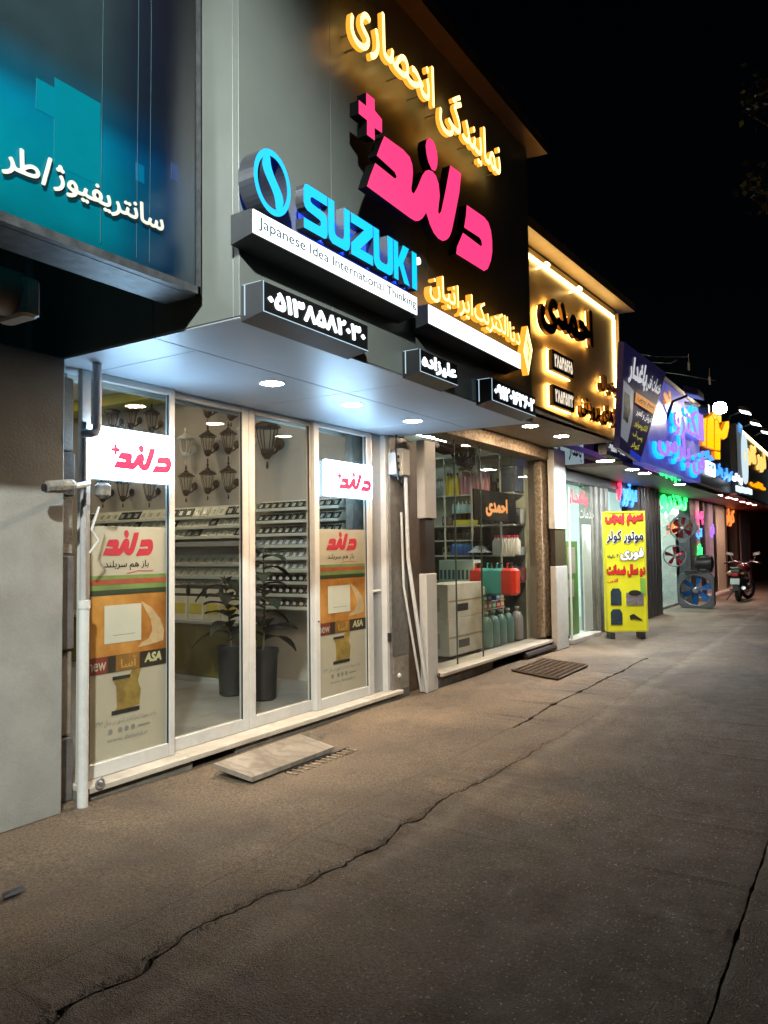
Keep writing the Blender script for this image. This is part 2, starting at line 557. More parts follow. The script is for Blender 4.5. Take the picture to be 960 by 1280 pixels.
    vb = N('ShaderNodeTexVoronoi'); vb.inputs['Scale'].default_value = 140; Lk(tc.outputs['Object'], vb.inputs['Vector'])
    hh = math_('ADD', math_('MULTIPLY', vb.outputs['Distance'], math_('SUBTRACT', 1.0, math_('MULTIPLY', dust, .90))), math_('MULTIPLY', fine.outputs['Fac'], math_('SUBTRACT', .6, math_('MULTIPLY', dust, .38))))
    hh = math_('ADD', hh, math_('MULTIPLY', mid.outputs['Fac'], .35))
    bp = N('ShaderNodeBump'); bp.inputs['Strength'].default_value = .75; bp.inputs['Distance'].default_value = .012
    Lk(hh, bp.inputs['Height']); Lk(bp.outputs[0], p.inputs['Normal'])
    return m
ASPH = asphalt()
CRACKM = mat('crack_dirt', (.018, .015, .013), .95, 0, .3, 20)

crack_px = [(52, 1280), (75, 1262), (117, 1237), (150, 1225), (177, 1211), (190, 1192), (240, 1165), (270, 1150), (307, 1127), (345, 1115), (375, 1110), (400, 1092), (430, 1080), (452, 1067), (480, 1052), (502, 1030), (530, 1016), (552, 1000), (580, 988), (610, 972), (640, 955), (662, 943), (683, 930)]
cpts = [fz(px, py, 0)[:2] for px, py in crack_px]
cx_ = np.array([p[0] for p in cpts]); cy_ = np.array([p[1] for p in cpts])
c2px = [(640, 908), (658, 899), (683, 885), (705, 874), (725, 864), (750, 852), (787, 832), (810, 822)]
d2 = [fz(px, py, 0)[:2] for px, py in c2px]
dx_ = np.array([p[0] for p in d2]); dy_ = np.array([p[1] for p in d2])
rg = np.random.RandomState(3)
Xs = np.unique(np.concatenate([[-60, -20, -8, -3, -1, 0], np.arange(.3, 14.0, .045), [15, 17, 20, 25, 32, 45, 70, 110, 160]]))
j1 = np.convolve(rg.randn(len(Xs) + 8), np.ones(3) / 3, 'same')[:len(Xs)] * .024
j2 = np.convolve(rg.randn(len(Xs) + 8), np.ones(3) / 3, 'same')[:len(Xs)] * .012
jw = np.abs(np.convolve(rg.randn(len(Xs) + 8), np.ones(3) / 3, 'same')[:len(Xs)]) ** 1.4 * 1.3
C1 = np.interp(Xs, cx_, cy_) + j1
C2 = np.interp(Xs, dx_, dy_) + j2 * .8
C3 = .52 + j2 * .18 + .006 * np.sin(Xs * 1.3)
w1 = np.where((Xs > 1.0) & (Xs < cx_[-1] + .25), .003 + jw * .010, 0.0003)
w1 = w1 * np.clip((cx_[-1] + .3 - Xs) / 2.2, .18, 1)
w2 = np.where((Xs > dx_[0]) & (Xs < dx_[-1]), .006 + jw * .012, 0.0003)
w3 = np.where((Xs > 1.5) & (Xs < 9), .003 + jw * .006, 0.0003)
b = B()
rows = []
for i, X in enumerate(Xs):
    ya, yb, yc = C3[i], C1[i], C2[i]
    yc = max(yc, yb + .15)
    prof = [(-40, 0, 0), (-8, 0, 0), (-2, 0, 0), (ya - .25, 0, 0)]
    for yy, w in ((ya, w3[i]), (yb, w1[i]), (yc, w2[i])):
        dep = -.035 if w > .002 else -.0005
        lip = .004 * jw[i] if w > .002 else 0
        prof += [(yy - w - .02, lip, 0), (yy - w, -.002, 0), (yy - w * .5, dep, 1), (yy + w * .5, dep, 1), (yy + w, -.002, 0), (yy + w + .03, lip * 1.5, 0)]
        if yy is ya: prof += [(1.4, 0, 0)]
    prof += [(3.4, 0.0, 0), (4.0, 0.0, 0), (4.3, .004, 0), (6, 0, 0)]
    r0 = len(b.v)
    for yy, zz, _ in prof:
        und = .006 * math.sin(X * 1.7 + yy * 2.3) + .005 * math.sin(X * 3.9 - yy * 1.1)
        if yy < -3: und = 0
        b.v.append((X, yy, zz + und - .004))
    rows.append((r0, [q[2] for q in prof]))
for i in range(len(rows) - 1):
    a, fl = rows[i]; c = rows[i + 1][0]
    for k in range(len(fl) - 1):
        b.f.append((a + k, c + k, c + k + 1, a + k + 1)); b.m.append(1 if fl[k] and fl[k + 1] else 0)
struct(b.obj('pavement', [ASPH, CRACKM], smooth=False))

# loose grit along the step and on the asphalt (nobody could count it)
GRIT = mat('grit', (.17, .14, .11), .9, 0, .4, 30)
b = B()
def pebble(x, y, z, s):
    a = random.random() * 6
    v = [(x + s * math.cos(a + k * 2.1) * random.uniform(.7, 1.2), y + s * math.sin(a + k * 2.1) * random.uniform(.7, 1.2), z - .001) for k in range(3)] + [(x, y, z + s * random.uniform(.5, 1.0))]
    b.add(v, [(0, 1, 3), (1, 2, 3), (2, 0, 3)])
for _ in range(2600):
    X = random.uniform(1.6, 12.5); pebble(X, random.uniform(.4, 4.2) if random.random() < .6 else 4.2 - abs(random.gauss(0, .16)), .003, random.uniform(.002, .006))
for _ in range(1500):
    X = random.uniform(1.2, 6.1); Yc = np.interp(X, cx_, cy_)
    pebble(X, Yc + random.gauss(0, .022), .002, random.uniform(.002, .007))
for _ in range(500):
    pebble(5.15 + random.gauss(0, .16), 4.06 + random.gauss(0, .045), .006, random.uniform(.004, .012))
o = b.obj('grit', GRIT); struct(o, 'stuff'); o['label'] = 'loose grit and crumbs scattered over the asphalt'

# ================================================================== LEFT NEIGHBOUR
nb = root('neighbour_building', 'grey plastered pillar and dark wall of the shop under the teal sign', 'building', (1.5, 4.3, 0))
b = B()
b.bbox(2.36, 2.945, 4.25, 4.75, 0, 2.84, .012)
b.obj('pillar', PLASTER, nb)
b = B(); b.bbox(1.2, 2.35, 4.30, 4.75, 0, 2.95, .01); b.obj('wall', mat('dark_grey_plaster', (.23, .23, .22), .7, 0, .16, 3, bump=.2, dirt=.45), nb)
b = B(); b.box(-3, 2.94, 4.9, 5.2, 0, 4.6); b.obj('upper_wall', CONC, nb)
b = B(); b.box(2.0, 2.42, 4.18, 4.26, .02, .11); b.obj('bottom_rail', BLACK, nb)
# recess between pillar and shopfront, with rough block courses
b = B(); b.box(2.95, 3.20, 4.60, 4.75, 0, 2.84); b.obj('recess_back', CONC, nb)
hz = 0.0
for k, h in enumerate((.42, .55, .62, .38, .30, .50)):
    b = B(); b.bbox(2.948, 3.13, 4.40 + .02 * (k % 2), 4.62, hz + .006, hz + h - .006, .012)
    b.obj('block', CONC if k % 2 else mat('dark_block', (.085, .08, .078), .9, 0, .3, 6, bump=.5, bscale=40), nb); hz += h

# teal fascia sign on the left
def tealmat():
    m = bpy.data.materials.new('teal_printed_banner'); m.use_nodes = True
    nt = m.node_tree; N = nt.nodes.new; Lk = nt.links.new
    p = nt.nodes['Principled BSDF']; p.inputs['Roughness'].default_value = .28
    tc = N('ShaderNodeTexCoord'); sp = N('ShaderNodeSeparateXYZ'); Lk(tc.outputs['Object'], sp.inputs[0])
    def ramp(src, stops):
        mr = N('ShaderNodeMapRange'); mr.inputs[1].default_value = stops[0][0]; mr.inputs[2].default_value = stops[-1][0]; Lk(src, mr.inputs[0])
        r = N('ShaderNodeValToRGB')
        el = r.color_ramp.elements
        span = stops[-1][0] - stops[0][0]
        for i, (q, c) in enumerate(stops):
            e = el[i] if i < 2 else el.new((q - stops[0][0]) / span)
            e.position = (q - stops[0][0]) / span; e.color = (*c, 1)
        Lk(mr.outputs[0], r.inputs[0]); return r.outputs[0]
    # printed picture: dark sky above, blue band, teal foot, darker towards the right edge (as printed)
    bands = ramp(sp.outputs['Z'], [(0.0, (.0, .075, .10)), (.12, (.0, .12, .155)), (.40, (.0, .135, .185)), (.56, (.0, .115, .19)), (.66, (.003, .05, .085)), (.85, (.016, .030, .036)), (1.6, (.03, .036, .036))])
    right = ramp(sp.outputs['X'], [(-1.2, (1, 1, 1)), (-.62, (.85, .95, 1)), (-.40, (.35, .35, .55)), (-.2, (.16, .14, .30)), (0.0, (.10, .10, .12))])
    mx = N('ShaderNodeMixRGB'); mx.blend_type = 'MULTIPLY'; mx.inputs[0].default_value = 1; Lk(bands, mx.inputs[1]); Lk(right, mx.inputs[2])
    n = N('ShaderNodeTexNoise'); n.inputs['Scale'].default_value = 5; n.inputs['Detail'].default_value = 5; Lk(tc.outputs['Object'], n.inputs['Vector'])
    m2 = N('ShaderNodeMixRGB'); m2.blend_type = 'OVERLAY'; m2.inputs[0].default_value = .25; Lk(mx.outputs[0], m2.inputs[1]); Lk(n.outputs['Fac'], m2.inputs[2])
    Lk(m2.outputs[0], p.inputs['Base Color'])
    p.inputs['Emission Strength'].default_value = .38     # the box is lit from inside
    Lk(m2.outputs[0], p.inputs['Emission Color'])
    return m
TY = 3.01
ts = root('fascia_sign', 'big teal and navy light box sign hanging over the left pillar', 'sign', (2.88, TY, 3.01))
b = B(); b.bbox(-3.2, 0, 0.0, .24, 0, 2.4, .01)
tb = b.obj('face', tealmat(), ts, local=True)
b = B()
b.box(-3.2, .014, -.012, .03, -.02, .022); b.box(-.006, .016, -.012, .26, -.02, 2.41); b.box(-3.2, .012, .03, .26, -.022, -.004)
b.obj('rim', mat('oxidised_rim', (.085, .09, .10), .5, .3, .5, 14), ts, local=True)
for k, (pa, pb_, c) in enumerate((((68, 115), (125, 232), (.0, .142, .192)), ((45, 116), (72, 150), (.0, .142, .20)), ((170, 210), (180, 230), (.0, .10, .20)), ((214, 214), (222, 228), (.008, .03, .11)))):
    qa = fy(*pa, TY); qb = fy(*pb_, TY)
    b = B(); b.box(qa[0] - 2.88, qb[0] - 2.88, -.0012 - .0004 * k, -.0004, qb[2] - 3.01, qb[2] - 3.01 + (.40 if k == 0 else .14 if k == 1 else .09))
    b.obj('printed_square', mat('printed_square_%d' % k, c, .3, 0, .05, emit=c, es=.30), ts, local=True)
for x in (-.62, -.41, -.33):
    b = B(); b.tube([(x, -.006, .05), (x + .01, -.006, 1.3), (x - .005, -.006, 2.3)], .0012, 5)
    b.obj('banner_crease', mat('pale_crease', (.06, .13, .16), .4), ts, local=True)
TW = mat('ivory_lettering', (.72, .70, .60), .5, 0, .05, emit=(.72, .70, .60), es=.25)
SH = mat('navy_shadow', (.0, .018, .03), .5)
q0 = fy(0, 203, TY); q1 = fy(203, 288, TY)
zl = q1[2] - 3.01
def tl_(t, xa, xb, ptop, pbot):
    x0 = fy(xa, 240, TY)[0] - 2.88; x1 = fy(xb, 240, TY)[0] - 2.88; z1 = fy(*ptop, TY)[2] - 3.01; z0 = fy(*pbot, TY)[2] - 3.01
    letters('lettering_shadow', t, x0 + .004, x1 + .006, z0 - .012, z1 - .010, -.0085, 0, [SH], ts, .028, 28, local=True)
    letters('lettering', t, x0, x1, z0, z1, -.012, .003, [TW], ts, .02, 28, local=True)
tl_('سانتریفیوژ', 65, 203, (75, 206), (131, 267)); tl_('/', 50, 63, (63, 199), (50, 231)); tl_('طر', 0, 48, (28, 188), (5, 219))
# brown rolled awning housing under it
aw = root('awning_roll', 'brown rolled awning housing tucked under the teal sign', 'awning', (1.8, 3.6, 2.8))
b = B(); b.lathe([(.02, -1.6), (.12, -1.59), (.12, .20), (.115, .24), (.05, .26)], (2.02, 3.65, 2.93), 16, axis='x'); b.obj('roll', mat('brown_canvas', (.23, .18, .13), .7, 0, .2, 8), aw, smooth=True)
b = B(); b.bbox(2.20, 2.30, 3.52, 3.78, 2.80, 3.0, .02); b.obj('end_cap', mat('beige_plastic', (.40, .35, .28), .5), aw)
b = B(); b.box(2.22, 2.26, 3.78, 4.92, 2.94, 2.99); b.obj('bracket', DARK, aw)

# ================================================================== MAIN SHOP
ZS = 2.85; YF = 2.77; XL = 2.95; XR = 7.13
sh = root('lighting_shop', 'grey panelled lighting shop with projecting sign fascia and lit glass front', 'building', (XL, 4.4, 0))
def slab(name, x0, x1, y0, y1, z0, z1, m, parent=sh, c=.004):
    b = B(); b.bbox(x0, x1, y0, y1, z0, z1, c); return b.obj(name, m, parent)
g = .003
seams = [XL, 3.785, 5.02, 6.30, XR]
for i in range(4):
    slab('fascia_panel', seams[i] + (.0012 if i else 0), seams[i + 1] - .0012, YF, YF + .04, ZS, 5.64, FASC, c=.0008)
for y0, y1 in ((YF + .0405, 3.436), (3.436, 4.9)):
    slab('side_panel', XL, XL + .04, y0 + g, y1 - g, ZS, 5.64, FASC, c=.001)
    slab('side_panel', XR - .04, XR, y0 + g, y1 - g, ZS, 5.64, FASC)
sx = [XL + .002, 3.289, 4.86, 6.43, XR - .002]
for y0, y1 in ((YF + .002, 3.44), (3.44, 4.62)):
    for i in range(4):
        xa, xb = sx[i], sx[i + 1]
        if y1 < 3.5 and i == 0: continue
        if y1 < 3.5 and i == 1: xa = sx[0]
        slab('soffit_panel', xa + g * 1.3, xb - g * 1.3, y0 + g * 1.3, y1 - g * 1.3, ZS - .012, ZS + .02, SOFM, c=.003)
b = B(); b.box(XL + .05, XR - .05, YF + .05, 4.85, ZS + .05, 5.6); b.obj('fascia_core', BLACK, sh)
b = B()
b.hexa([(XL - .1, 2.606, 5.60), (XR + .16, 2.606, 5.60), (XR + .16, 3.2, 5.645), (XL - .1, 3.2, 5.645), (XL - .1, 2.606, 5.72), (XR + .16, 2.606, 5.72), (XR + .16, 3.2, 5.74), (XL - .1, 3.2, 5.74)])
b.obj('roof_visor', mat('copper_brown_trim', (.30, .19, .11), .4, .3, .1), sh)

# soffit downlights
LENS = glow('downlight_lens', (1.0, .75, .49), 660)
def downlight(x, y, z, label, m=LENS, r=.085, group='round downlights under the canopies', name='downlight'):
    d = root(name, label, 'downlight', (x, y, z), group)
    b = B(); b.lathe([(r * 1.16, -.0005), (r * 1.15, -.005), (r * 1.01, -.006), (r * 1.0, -.001)], (0, 0, 0), 24)
    me = b.obj('rim', WHITEP, d, True, True)
    b = B(); b.lathe([(r * .2, -.0042), (r * .985, -.004), (r * .985, -.001)], (0, 0, 0), 24)
    b.obj('lens', m, d, False, True)
    return d
for k, x in enumerate((4.25, 5.28, 6.305)):
    downlight(x, 3.667, ZS - .012, ['leftmost round downlight in the pale soffit, above the sliding doors', 'middle round downlight of three in the pale soffit', 'third round downlight in the pale soffit, nearest the pink box right of doors'][k])

# threshold step
st = root('threshold_step', 'worn pale stone step along the glass doors', 'step', (5, 4.3, 0))
xe = [3.14, 4.02, 4.93, 5.85, 6.45, 7.05]
for i in range(5):
    b = B(); b.bbox(xe[i] + .002, xe[i + 1] - .002, 4.262, 4.62, .058, .098, .006); b.obj('slab', MARBLE, st)
b = B(); b.box(3.14, 4.06, 4.30, 4.60, -.02, .057); b.box(4.52, 7.03, 4.30, 4.60, -.02, .057); b.box(4.06, 4.52, 4.52, 4.60, -.02, .057)
b.obj('riser', CONC, st)

# glazed leaves
def leaf(name, label, x0, x1, y, z0, z1, fw, fb, ft, m=ALU, group=None):
    r = root(name, label, 'door' if 'door' in name else 'window', ((x0 + x1) / 2, y, z0), group)
    t = .05
    for nm, a in (('stile', (x0, x0 + fw[0], y, y + t, z0, z1)), ('stile', (x1 - fw[1], x1, y, y + t, z0, z1)),
                  ('bottom_rail', (x0 + fw[0] + .001, x1 - fw[1] - .001, y + .003, y + t - .003, z0, z0 + fb)),
                  ('top_rail', (x0 + fw[0] + .001, x1 - fw[1] - .001, y + .003, y + t - .003, z1 - ft, z1))):
        b = B(); b.bbox(*a, .005); b.obj(nm, m, r)
    b = B(); b.box(x0 + fw[0] - .004, x1 - fw[1] + .004, y + .020, y + .026, z0 + fb - .004, z1 - ft + .004); b.obj('pane', GLASS, r)
    b = B()
    for a in ((x0 + fw[0], x0 + fw[0] + .008, z0 + fb, z1 - ft), (x1 - fw[1] - .008, x1 - fw[1], z0 + fb, z1 - ft)):
        b.box(a[0], a[1], y + .008, y + .019, a[2], a[3])
    b.obj('gasket', PLBLACK, r)
    return r
YD = 4.40
leaf('fixed_window', 'leftmost fixed glass panel of the lighting shop, behind the pipe', 3.175, 3.985, YD, .10, 2.835, (.07, .055), .095, .05)
leaf('sliding_door', 'left sliding glass door showing lanterns and the olive counter', 3.99, 4.855, YD + .055, .10, 2.835, (.04, .075), .10, .05)
leaf('sliding_door', 'right sliding glass door with the potted plants behind it', 4.86, 5.73, YD + .055, .10, 2.835, (.075, .03), .10, .05)
leaf('fixed_window', 'rightmost fixed glass panel of the lighting shop, beside the grey pilaster', 5.70, 6.69, YD, .10, 2.835, (.075, .10), .095, .05)
b = B(); b.lathe([(.009, -.004), (.009, .002)], (5.74, 4.395, .93), 10, axis='y')
tag(b.obj('door_lock', DARK), 'small round lock on the white stile between door and right window', 'lock')

# logo outline traced once, used for the big sign, the boxes and the posters
def zc(x, y): return (440 + x / 5.333, 110 + y / 5.333)
LOGO = {
 'plus': [(95, 30), (150, 75), (152, 150), (200, 210), (200, 300), (150, 265), (152, 350), (100, 312), (100, 215), (45, 170), (45, 80), (95, 120)],
 'first': [(765, 780), (880, 860), (908, 895), (926, 950), (934, 1020), (935, 1090), (926, 1150), (905, 1205), (880, 1220), (695, 1105), (700, 1060), (740, 965), (862, 1057), (867, 1042), (862, 1015), (848, 995), (748, 930), (760, 850)],
 'rest': [(215, 320), (340, 410), (385, 460), (402, 510), (406, 560), (402, 620), (395, 670), (399, 693), (412, 705), (435, 665), (470, 580), (490, 553), (510, 546), (535, 555), (560, 585), (578, 640), (585, 720), (577, 790), (574, 828), (582, 840), (595, 822), (625, 680), (655, 515), (728, 570), (715, 700), (690, 830), (665, 950), (650, 990), (630, 1012), (605, 1020), (575, 1003), (545, 965), (520, 910), (495, 830), (470, 868), (445, 886), (420, 886), (390, 868), (100, 655), (120, 590), (155, 500), (280, 600), (294, 603), (298, 590), (285, 560), (165, 450), (190, 380)],
 'dot': [(515, 335), (532, 342), (550, 370), (563, 415), (571, 470), (568, 520), (560, 545), (550, 553), (532, 543), (510, 495), (497, 440), (491, 385), (498, 346)],
}
LY = 2.585
LW = {k: panel_xz([zc(*p) for p in v], LY) for k, v in LOGO.items()}
ax = [p[0] for k in ('first', 'rest', 'dot') for p in LW[k]]; az = [p[1] for k in ('first', 'rest', 'dot') for p in LW[k]]
lx0, lx1, lz0, lz1 = min(ax), max(ax), min(az), max(az)
def logo(x0, x1, z0, z1, y, depth, mats, parent, plus=True, local=False):
    ms = 1 if len(mats) > 1 else 0
    for k, P in LW.items():
        if k == 'plus' and not plus: continue
        b = B(); b.prism([(x0 + (p[0] - lx0) / (lx1 - lx0) * (x1 - x0), z0 + (p[1] - lz0) / (lz1 - lz0) * (z1 - z0)) for p in P], y, y + depth, 0, ms)
        b.obj('plus_mark' if k == 'plus' else 'letter', mats, parent, False, local)

PINK = glow('pink_led_face', (1.0, .045, .19), 1.35)
CYAN = glow('cyan_led_face', (.0, .44, 1.0), 1.8)
BLUEW = glow('blue_led_wash', (.02, .12, 1.0), 1.4)
WHITEL = glow('white_led_face', (.95, .98, 1.0), 2.2)
WHITEN = glow('white_led_digits', (.85, .95, 1.0), 2.4, False)
YEL = glow('yellow_led_face', (1.0, .68, .23), 3.3)
YELS = glow('amber_led_side', (1.0, .36, .03), 1.5)
THINL = glow('thin_white_edge', (.6, .85, 1.0), .9, False)

s1 = root('logo_sign', 'big hot pink illuminated Persian word with a plus sign on the dark fascia', 'sign', (4.6, LY, 3.9))
logo(lx0, lx1, lz0, lz1, LY, .07, [PINK, mat('matt_black_return', (.008, .008, .009), .7, spec=.15)], s1)
b = B()
for x, z in ((4.15, 4.35), (4.5, 4.0), (4.9, 4.1), (5.3, 4.4), (5.75, 4.0), (3.95, 4.85)):
    b = B(); b.tube([(x, LY + .06, z), (x, YF + .005, z)], .008, 6); b.obj('stand_off', STEEL, s1)

# top yellow words
s2 = root('lettering_sign', 'glowing yellow Persian words running along the top of the dark fascia', 'sign', (5.0, 2.64, 4.7))
def wordbox(pa, pb, Y): a = fy(*pa, Y); c = fy(*pb, Y); return a[0], c[0]
ywords = [('ی', (436, 12), (465, 65)), ('ر', (464, 40), (481, 90)), ('انحصا', (481, 50), (546, 100)), ('نمایندگی', (549, 100), (629, 180))]
yx = [fy(436, 40, 2.64)[0], fy(546, 100, 2.64)[0], fy(549, 130, 2.64)[0], fy(629, 190, 2.64)[0]]
za, zb = 4.60, 5.02
letters('word', 'انحصاری', 3.80, 4.90, 4.80, 5.21, 2.62, .035, [YEL, YELS], s2, .010, 36)
letters('word', 'نمایندگی', 4.975, 6.115, 4.785, 5.215, 2.62, .035, [YEL, YELS], s2, .010, 36)
b = B()
for k in range(9):
    x = yx[0] + .1 + k * (yx[3] - yx[0] - .2) / 8
    b = B(); b.tube([(x, 2.665, 4.93), (x, YF + .004, 4.93)], .006, 5); b.obj('stand_off', STEEL, s2)

# blue brand sign
s3 = root('brand_sign', 'bright cyan SUZUKI letters beside a round S emblem on the grey fascia', 'sign', (3.3, 2.6, 3.4))
SY = 2.62
BSTEEL = mat('blue_grey_return', (.16, .17, .20), .35, .6, .15)
BOXC = mat('dark_box_case', (.075, .08, .09), .45, .3, .12)
LP = {'S': [(1, 1), (.14, 1), (.04, .96), (0, .86), (0, .56), (.05, .47), (.15, .42), (.64, .37), (.71, .34), (.72, .27), (.66, .22), (0, .22), (0, 0), (.86, 0), (.96, .04), (1, .14), (1, .44), (.95, .53), (.85, .58), (.36, .63), (.29, .66), (.28, .73), (.34, .78), (1, .78)],
      'U': [(0, 1), (.28, 1), (.28, .34), (.31, .25), (.40, .22), (.60, .22), (.69, .25), (.72, .34), (.72, 1), (1, 1), (1, .20), (.95, .07), (.82, 0), (.18, 0), (.05, .07), (0, .20)],
      'Z': [(0, 1), (1, 1), (1, .72), (.40, .24), (1, .24), (1, 0), (0, 0), (0, .27), (.60, .76), (0, .76)],
      'K': [(0, 1), (.28, 1), (.28, .56), (.60, 1), (1.0, 1), (.60, .52), (1.02, 0), (.66, 0), (.36, .40), (.28, .34), (.28, 0), (0, 0)],
      'I': [(0, 1), (1, 1), (1, 0), (0, 0)]}
lpx = [('S', 380, 409.5), ('U', 410.5, 437.5), ('Z', 439, 466), ('U', 467, 491), ('K', 492, 511), ('I', 514.5, 520.5)]
zt, zb_ = 3.685, 3.422
for ch, pa, pb in lpx:
    x0 = fy(pa, 300, SY)[0]; x1 = fy(pb, 300, SY)[0]
    b = B(); b.prism([(x0 + u * (x1 - x0), zb_ + v * (zt - zb_)) for u, v in LP[ch]], SY, SY + .06, 0, 1)
    b.obj('letter', [CYAN, BSTEEL], s3)
# emblem : ring with an S blade inside
ec = fy(341, 228.5, SY); er = .150
eX, eZ = ec[0], ec[2]
b = B()
n = 40
ro = [(eX + er * math.cos(2 * PI * k / n), eZ + er * 1.18 * math.sin(2 * PI * k / n)) for k in range(n)]
ri = [(eX + er * .80 * math.cos(2 * PI * k / n), eZ + er * 1.18 * .80 * math.sin(2 * PI * k / n)) for k in range(n)]
for k in range(n):
    j = (k + 1) % n
    b.add([(ro[k][0], SY, ro[k][1]), (ro[j][0], SY, ro[j][1]), (ri[j][0], SY, ri[j][1]), (ri[k][0], SY, ri[k][1])], [(0, 1, 2, 3)], 0)
    for R_ in (ro, ri):
        b.add([(R_[k][0], SY, R_[k][1]), (R_[j][0], SY, R_[j][1]), (R_[j][0], SY + .11, R_[j][1]), (R_[k][0], SY + .11, R_[k][1])], [(0, 1, 2, 3)], 1)
b.obj('emblem_ring', [CYAN, BSTEEL], s3)
bl = []
for k in range(15):
    t = k / 14
    bl.append((t, .115 * math.sin(PI * t) ** .6 * .55))
cen = [(eX - .035 + .07 * t + .030 * math.sin(2 * PI * t) * -1, eZ + er * .98 * (1 - 2 * t)) for t, _ in bl]
L_ = [(c[0] - w * .62 - .006, c[1]) for c, (_, w) in zip(cen, bl)]; R_ = [(c[0] + w * .62 + .006, c[1]) for c, (_, w) in zip(cen, bl)]
b = B(); b.prism(L_ + R_[::-1], SY - .002, SY + .10, 0, 1); b.obj('emblem_blade', [CYAN, BSTEEL], s3)
rc = fy(524, 326, SY)
b = B(); b.lathe([(.026, 0), (.026, .02)], (rc[0], SY, rc[2]), 16, axis='y'); b.obj('registered_disc', WHITEL, s3)
letters('registered_letter', 'R', rc[0] - .009, rc[0] + .009, rc[2] - .013, rc[2] + .013, SY - .002, 0, [BLACKP], s3, .02, 14)
b = B(); b.box(fy(381, 300, 2.7)[0], fy(519, 300, 2.7)[0], 2.735, 2.745, 3.47, 3.64); b.obj('blue_led_strip', glow('blue_led_strip', (.01, .07, 1.0), 1.6), s3)
b = B(); b.lathe([(.12, 0), (.12, .006)], (eX, 2.742, eZ), 24, axis='y'); b.obj('blue_led_backing', glow('blue_led_backing', (.01, .05, 1.0), .5), s3)

def lightbox(name, label, x0, x1, z0, z1, yf, yb, face, side, text=None, tm=None, bold=.0, inset=.04, rows=22, frame=None, cat='light box', slope=True, twid=(0, 1), tz=(.2, .8)):
    r = root(name, label, cat, (x0, yf, z0))
    b = B()
    zb2 = z0 - (.03 if slope else 0)
    b.add([(x0, yf + .002, z0), (x1, yf + .002, z0), (x1, yf + .002, z1), (x0, yf + .002, z1), (x0, yb, zb2), (x1, yb, zb2), (x1, yb, z1), (x0, yb, z1)],
          [(4, 7, 6, 5), (0, 4, 5, 1), (3, 2, 6, 7), (0, 3, 7, 4), (1, 5, 6, 2), (0, 1, 2, 3)])
    b.obj('case', side, r)
    b = B(); b.box(x0 + .004, x1 - .004, yf - .006, yf, z0 + .004, z1 - .004); face_ = b.obj('face', face, r)
    if frame:
        b = B(); t = .0035
        b.box(x0, x1, yf - .008, yf - .004, z0, z0 + t); b.box(x0, x0 + t, yf - .008, yf - .004, z0 + t, z1); b.box(x0, x0 + t, yf + .01, yb - .01, z1, z1 + t)
        b.box(x0 - t, x0, yb - .03, yb - .024, z0, z1)
        b.obj('edge_light', frame, r)
    if text:
        w = x1 - x0; h = z1 - z0
        letters('lettering', text, x0 + w * twid[0], x0 + w * twid[1], z0 + h * tz[0], z0 + h * tz[1], yf - .010, .003, [tm], face_, bold, rows)
    return r
GREYT = mat('grey_sign_print', (.10, .16, .18), .5)
a = fy(315, 260, 2.62); c = fy(521, 395, 2.62)
lightbox('slogan_box', 'long white light box reading Japanese Idea International Thinking under the cyan letters', a[0], c[0], fy(315, 291, 2.62)[2], a[2], 2.62, YF, WHITEL, BOXC, 'Japanese Idea International Thinking', GREYT, 0, rows=20, twid=(.025, .985), tz=(.2, .78))
# phone and name boxes
a = fy(328, 350.5, 2.62); c = fy(459, 439, 2.62)
lightbox('phone_box', 'black light box with the white phone number ۰۵۱۳۸۵۸۲۰۳۰ at the fascia corner', fy(328, 370, 2.62)[0], fy(459, 420, 2.62)[0], fy(328, 389, 2.62)[2], a[2], 2.62, YF, BLACK, BOXC, '۰۵۱۳۸۵۸۲۰۳۰', WHITEN, .045, frame=THINL, twid=(.035, .965), tz=(.2, .82))
lightbox('name_box', 'small black light box with the white Persian family name between the phone boxes', fy(524, 440, 2.63)[0], fy(571, 460, 2.63)[0], fy(524, 464, 2.63)[2], fy(524, 436, 2.63)[2], 2.63, YF, BLACK, DSTEEL, 'علیزاده', WHITEN, .05, frame=THINL, twid=(.04, .96), tz=(.12, .9))
lightbox('phone_box', 'black light box with the white mobile number ۰۹۱۲۰۱۶۳۶۰۲ at the right fascia end', fy(614, 480, 2.63)[0], fy(668.5, 510, 2.63)[0], fy(614, 500, 2.63)[2], fy(614, 472.5, 2.63)[2], 2.63, YF, BLACK, DSTEEL, '۰۹۱۲۰۱۶۳۶۰۲', WHITEN, .05, frame=THINL, twid=(.05, .97), tz=(.2, .84))
# company words, white strip, diamond
s4 = root('lettering_sign', 'glowing yellow Persian company name above the blank white light strip', 'sign', (5.2, 2.64, 3.5))
x0 = fy(537, 350, 2.64)[0]; x1 = fy(650, 410, 2.64)[0]
zA = fy(540, 366, 2.64)[2]; zB = fy(540, 340, 2.64)[2]
wx = x1 - x0
letters('word', 'ایرانیان', x0, x0 + wx * .42, zA - .055, zB + .02, 2.64, .05, [YEL, YELS], s4, .006, 28)
letters('word', 'الکتریک', x0 + wx * .44, x0 + wx * .84, zA - .055, zB + .02, 2.64, .05, [YEL, YELS], s4, .006, 28)
letters('word', 'دنا', x0 + wx * .86, x1, zA - .02, zB - .01, 2.64, .05, [YEL, YELS], s4, .006, 24)
x0 = fy(535, 390, 2.62)[0]; x1 = fy(650, 440, 2.62)[0]
lightbox('light_strip', 'blank warm white light strip below the yellow company name', x0, x1, fy(535, 404, 2.62)[2], fy(535, 380, 2.62)[2], 2.62, YF, WHITEL, BOXC)
dc = fy(660, 438, 2.64)
s5 = root('diamond_emblem', 'glowing yellow diamond outline emblem at the right end of the dark fascia', 'sign', (dc[0], 2.64, dc[2] - .2))
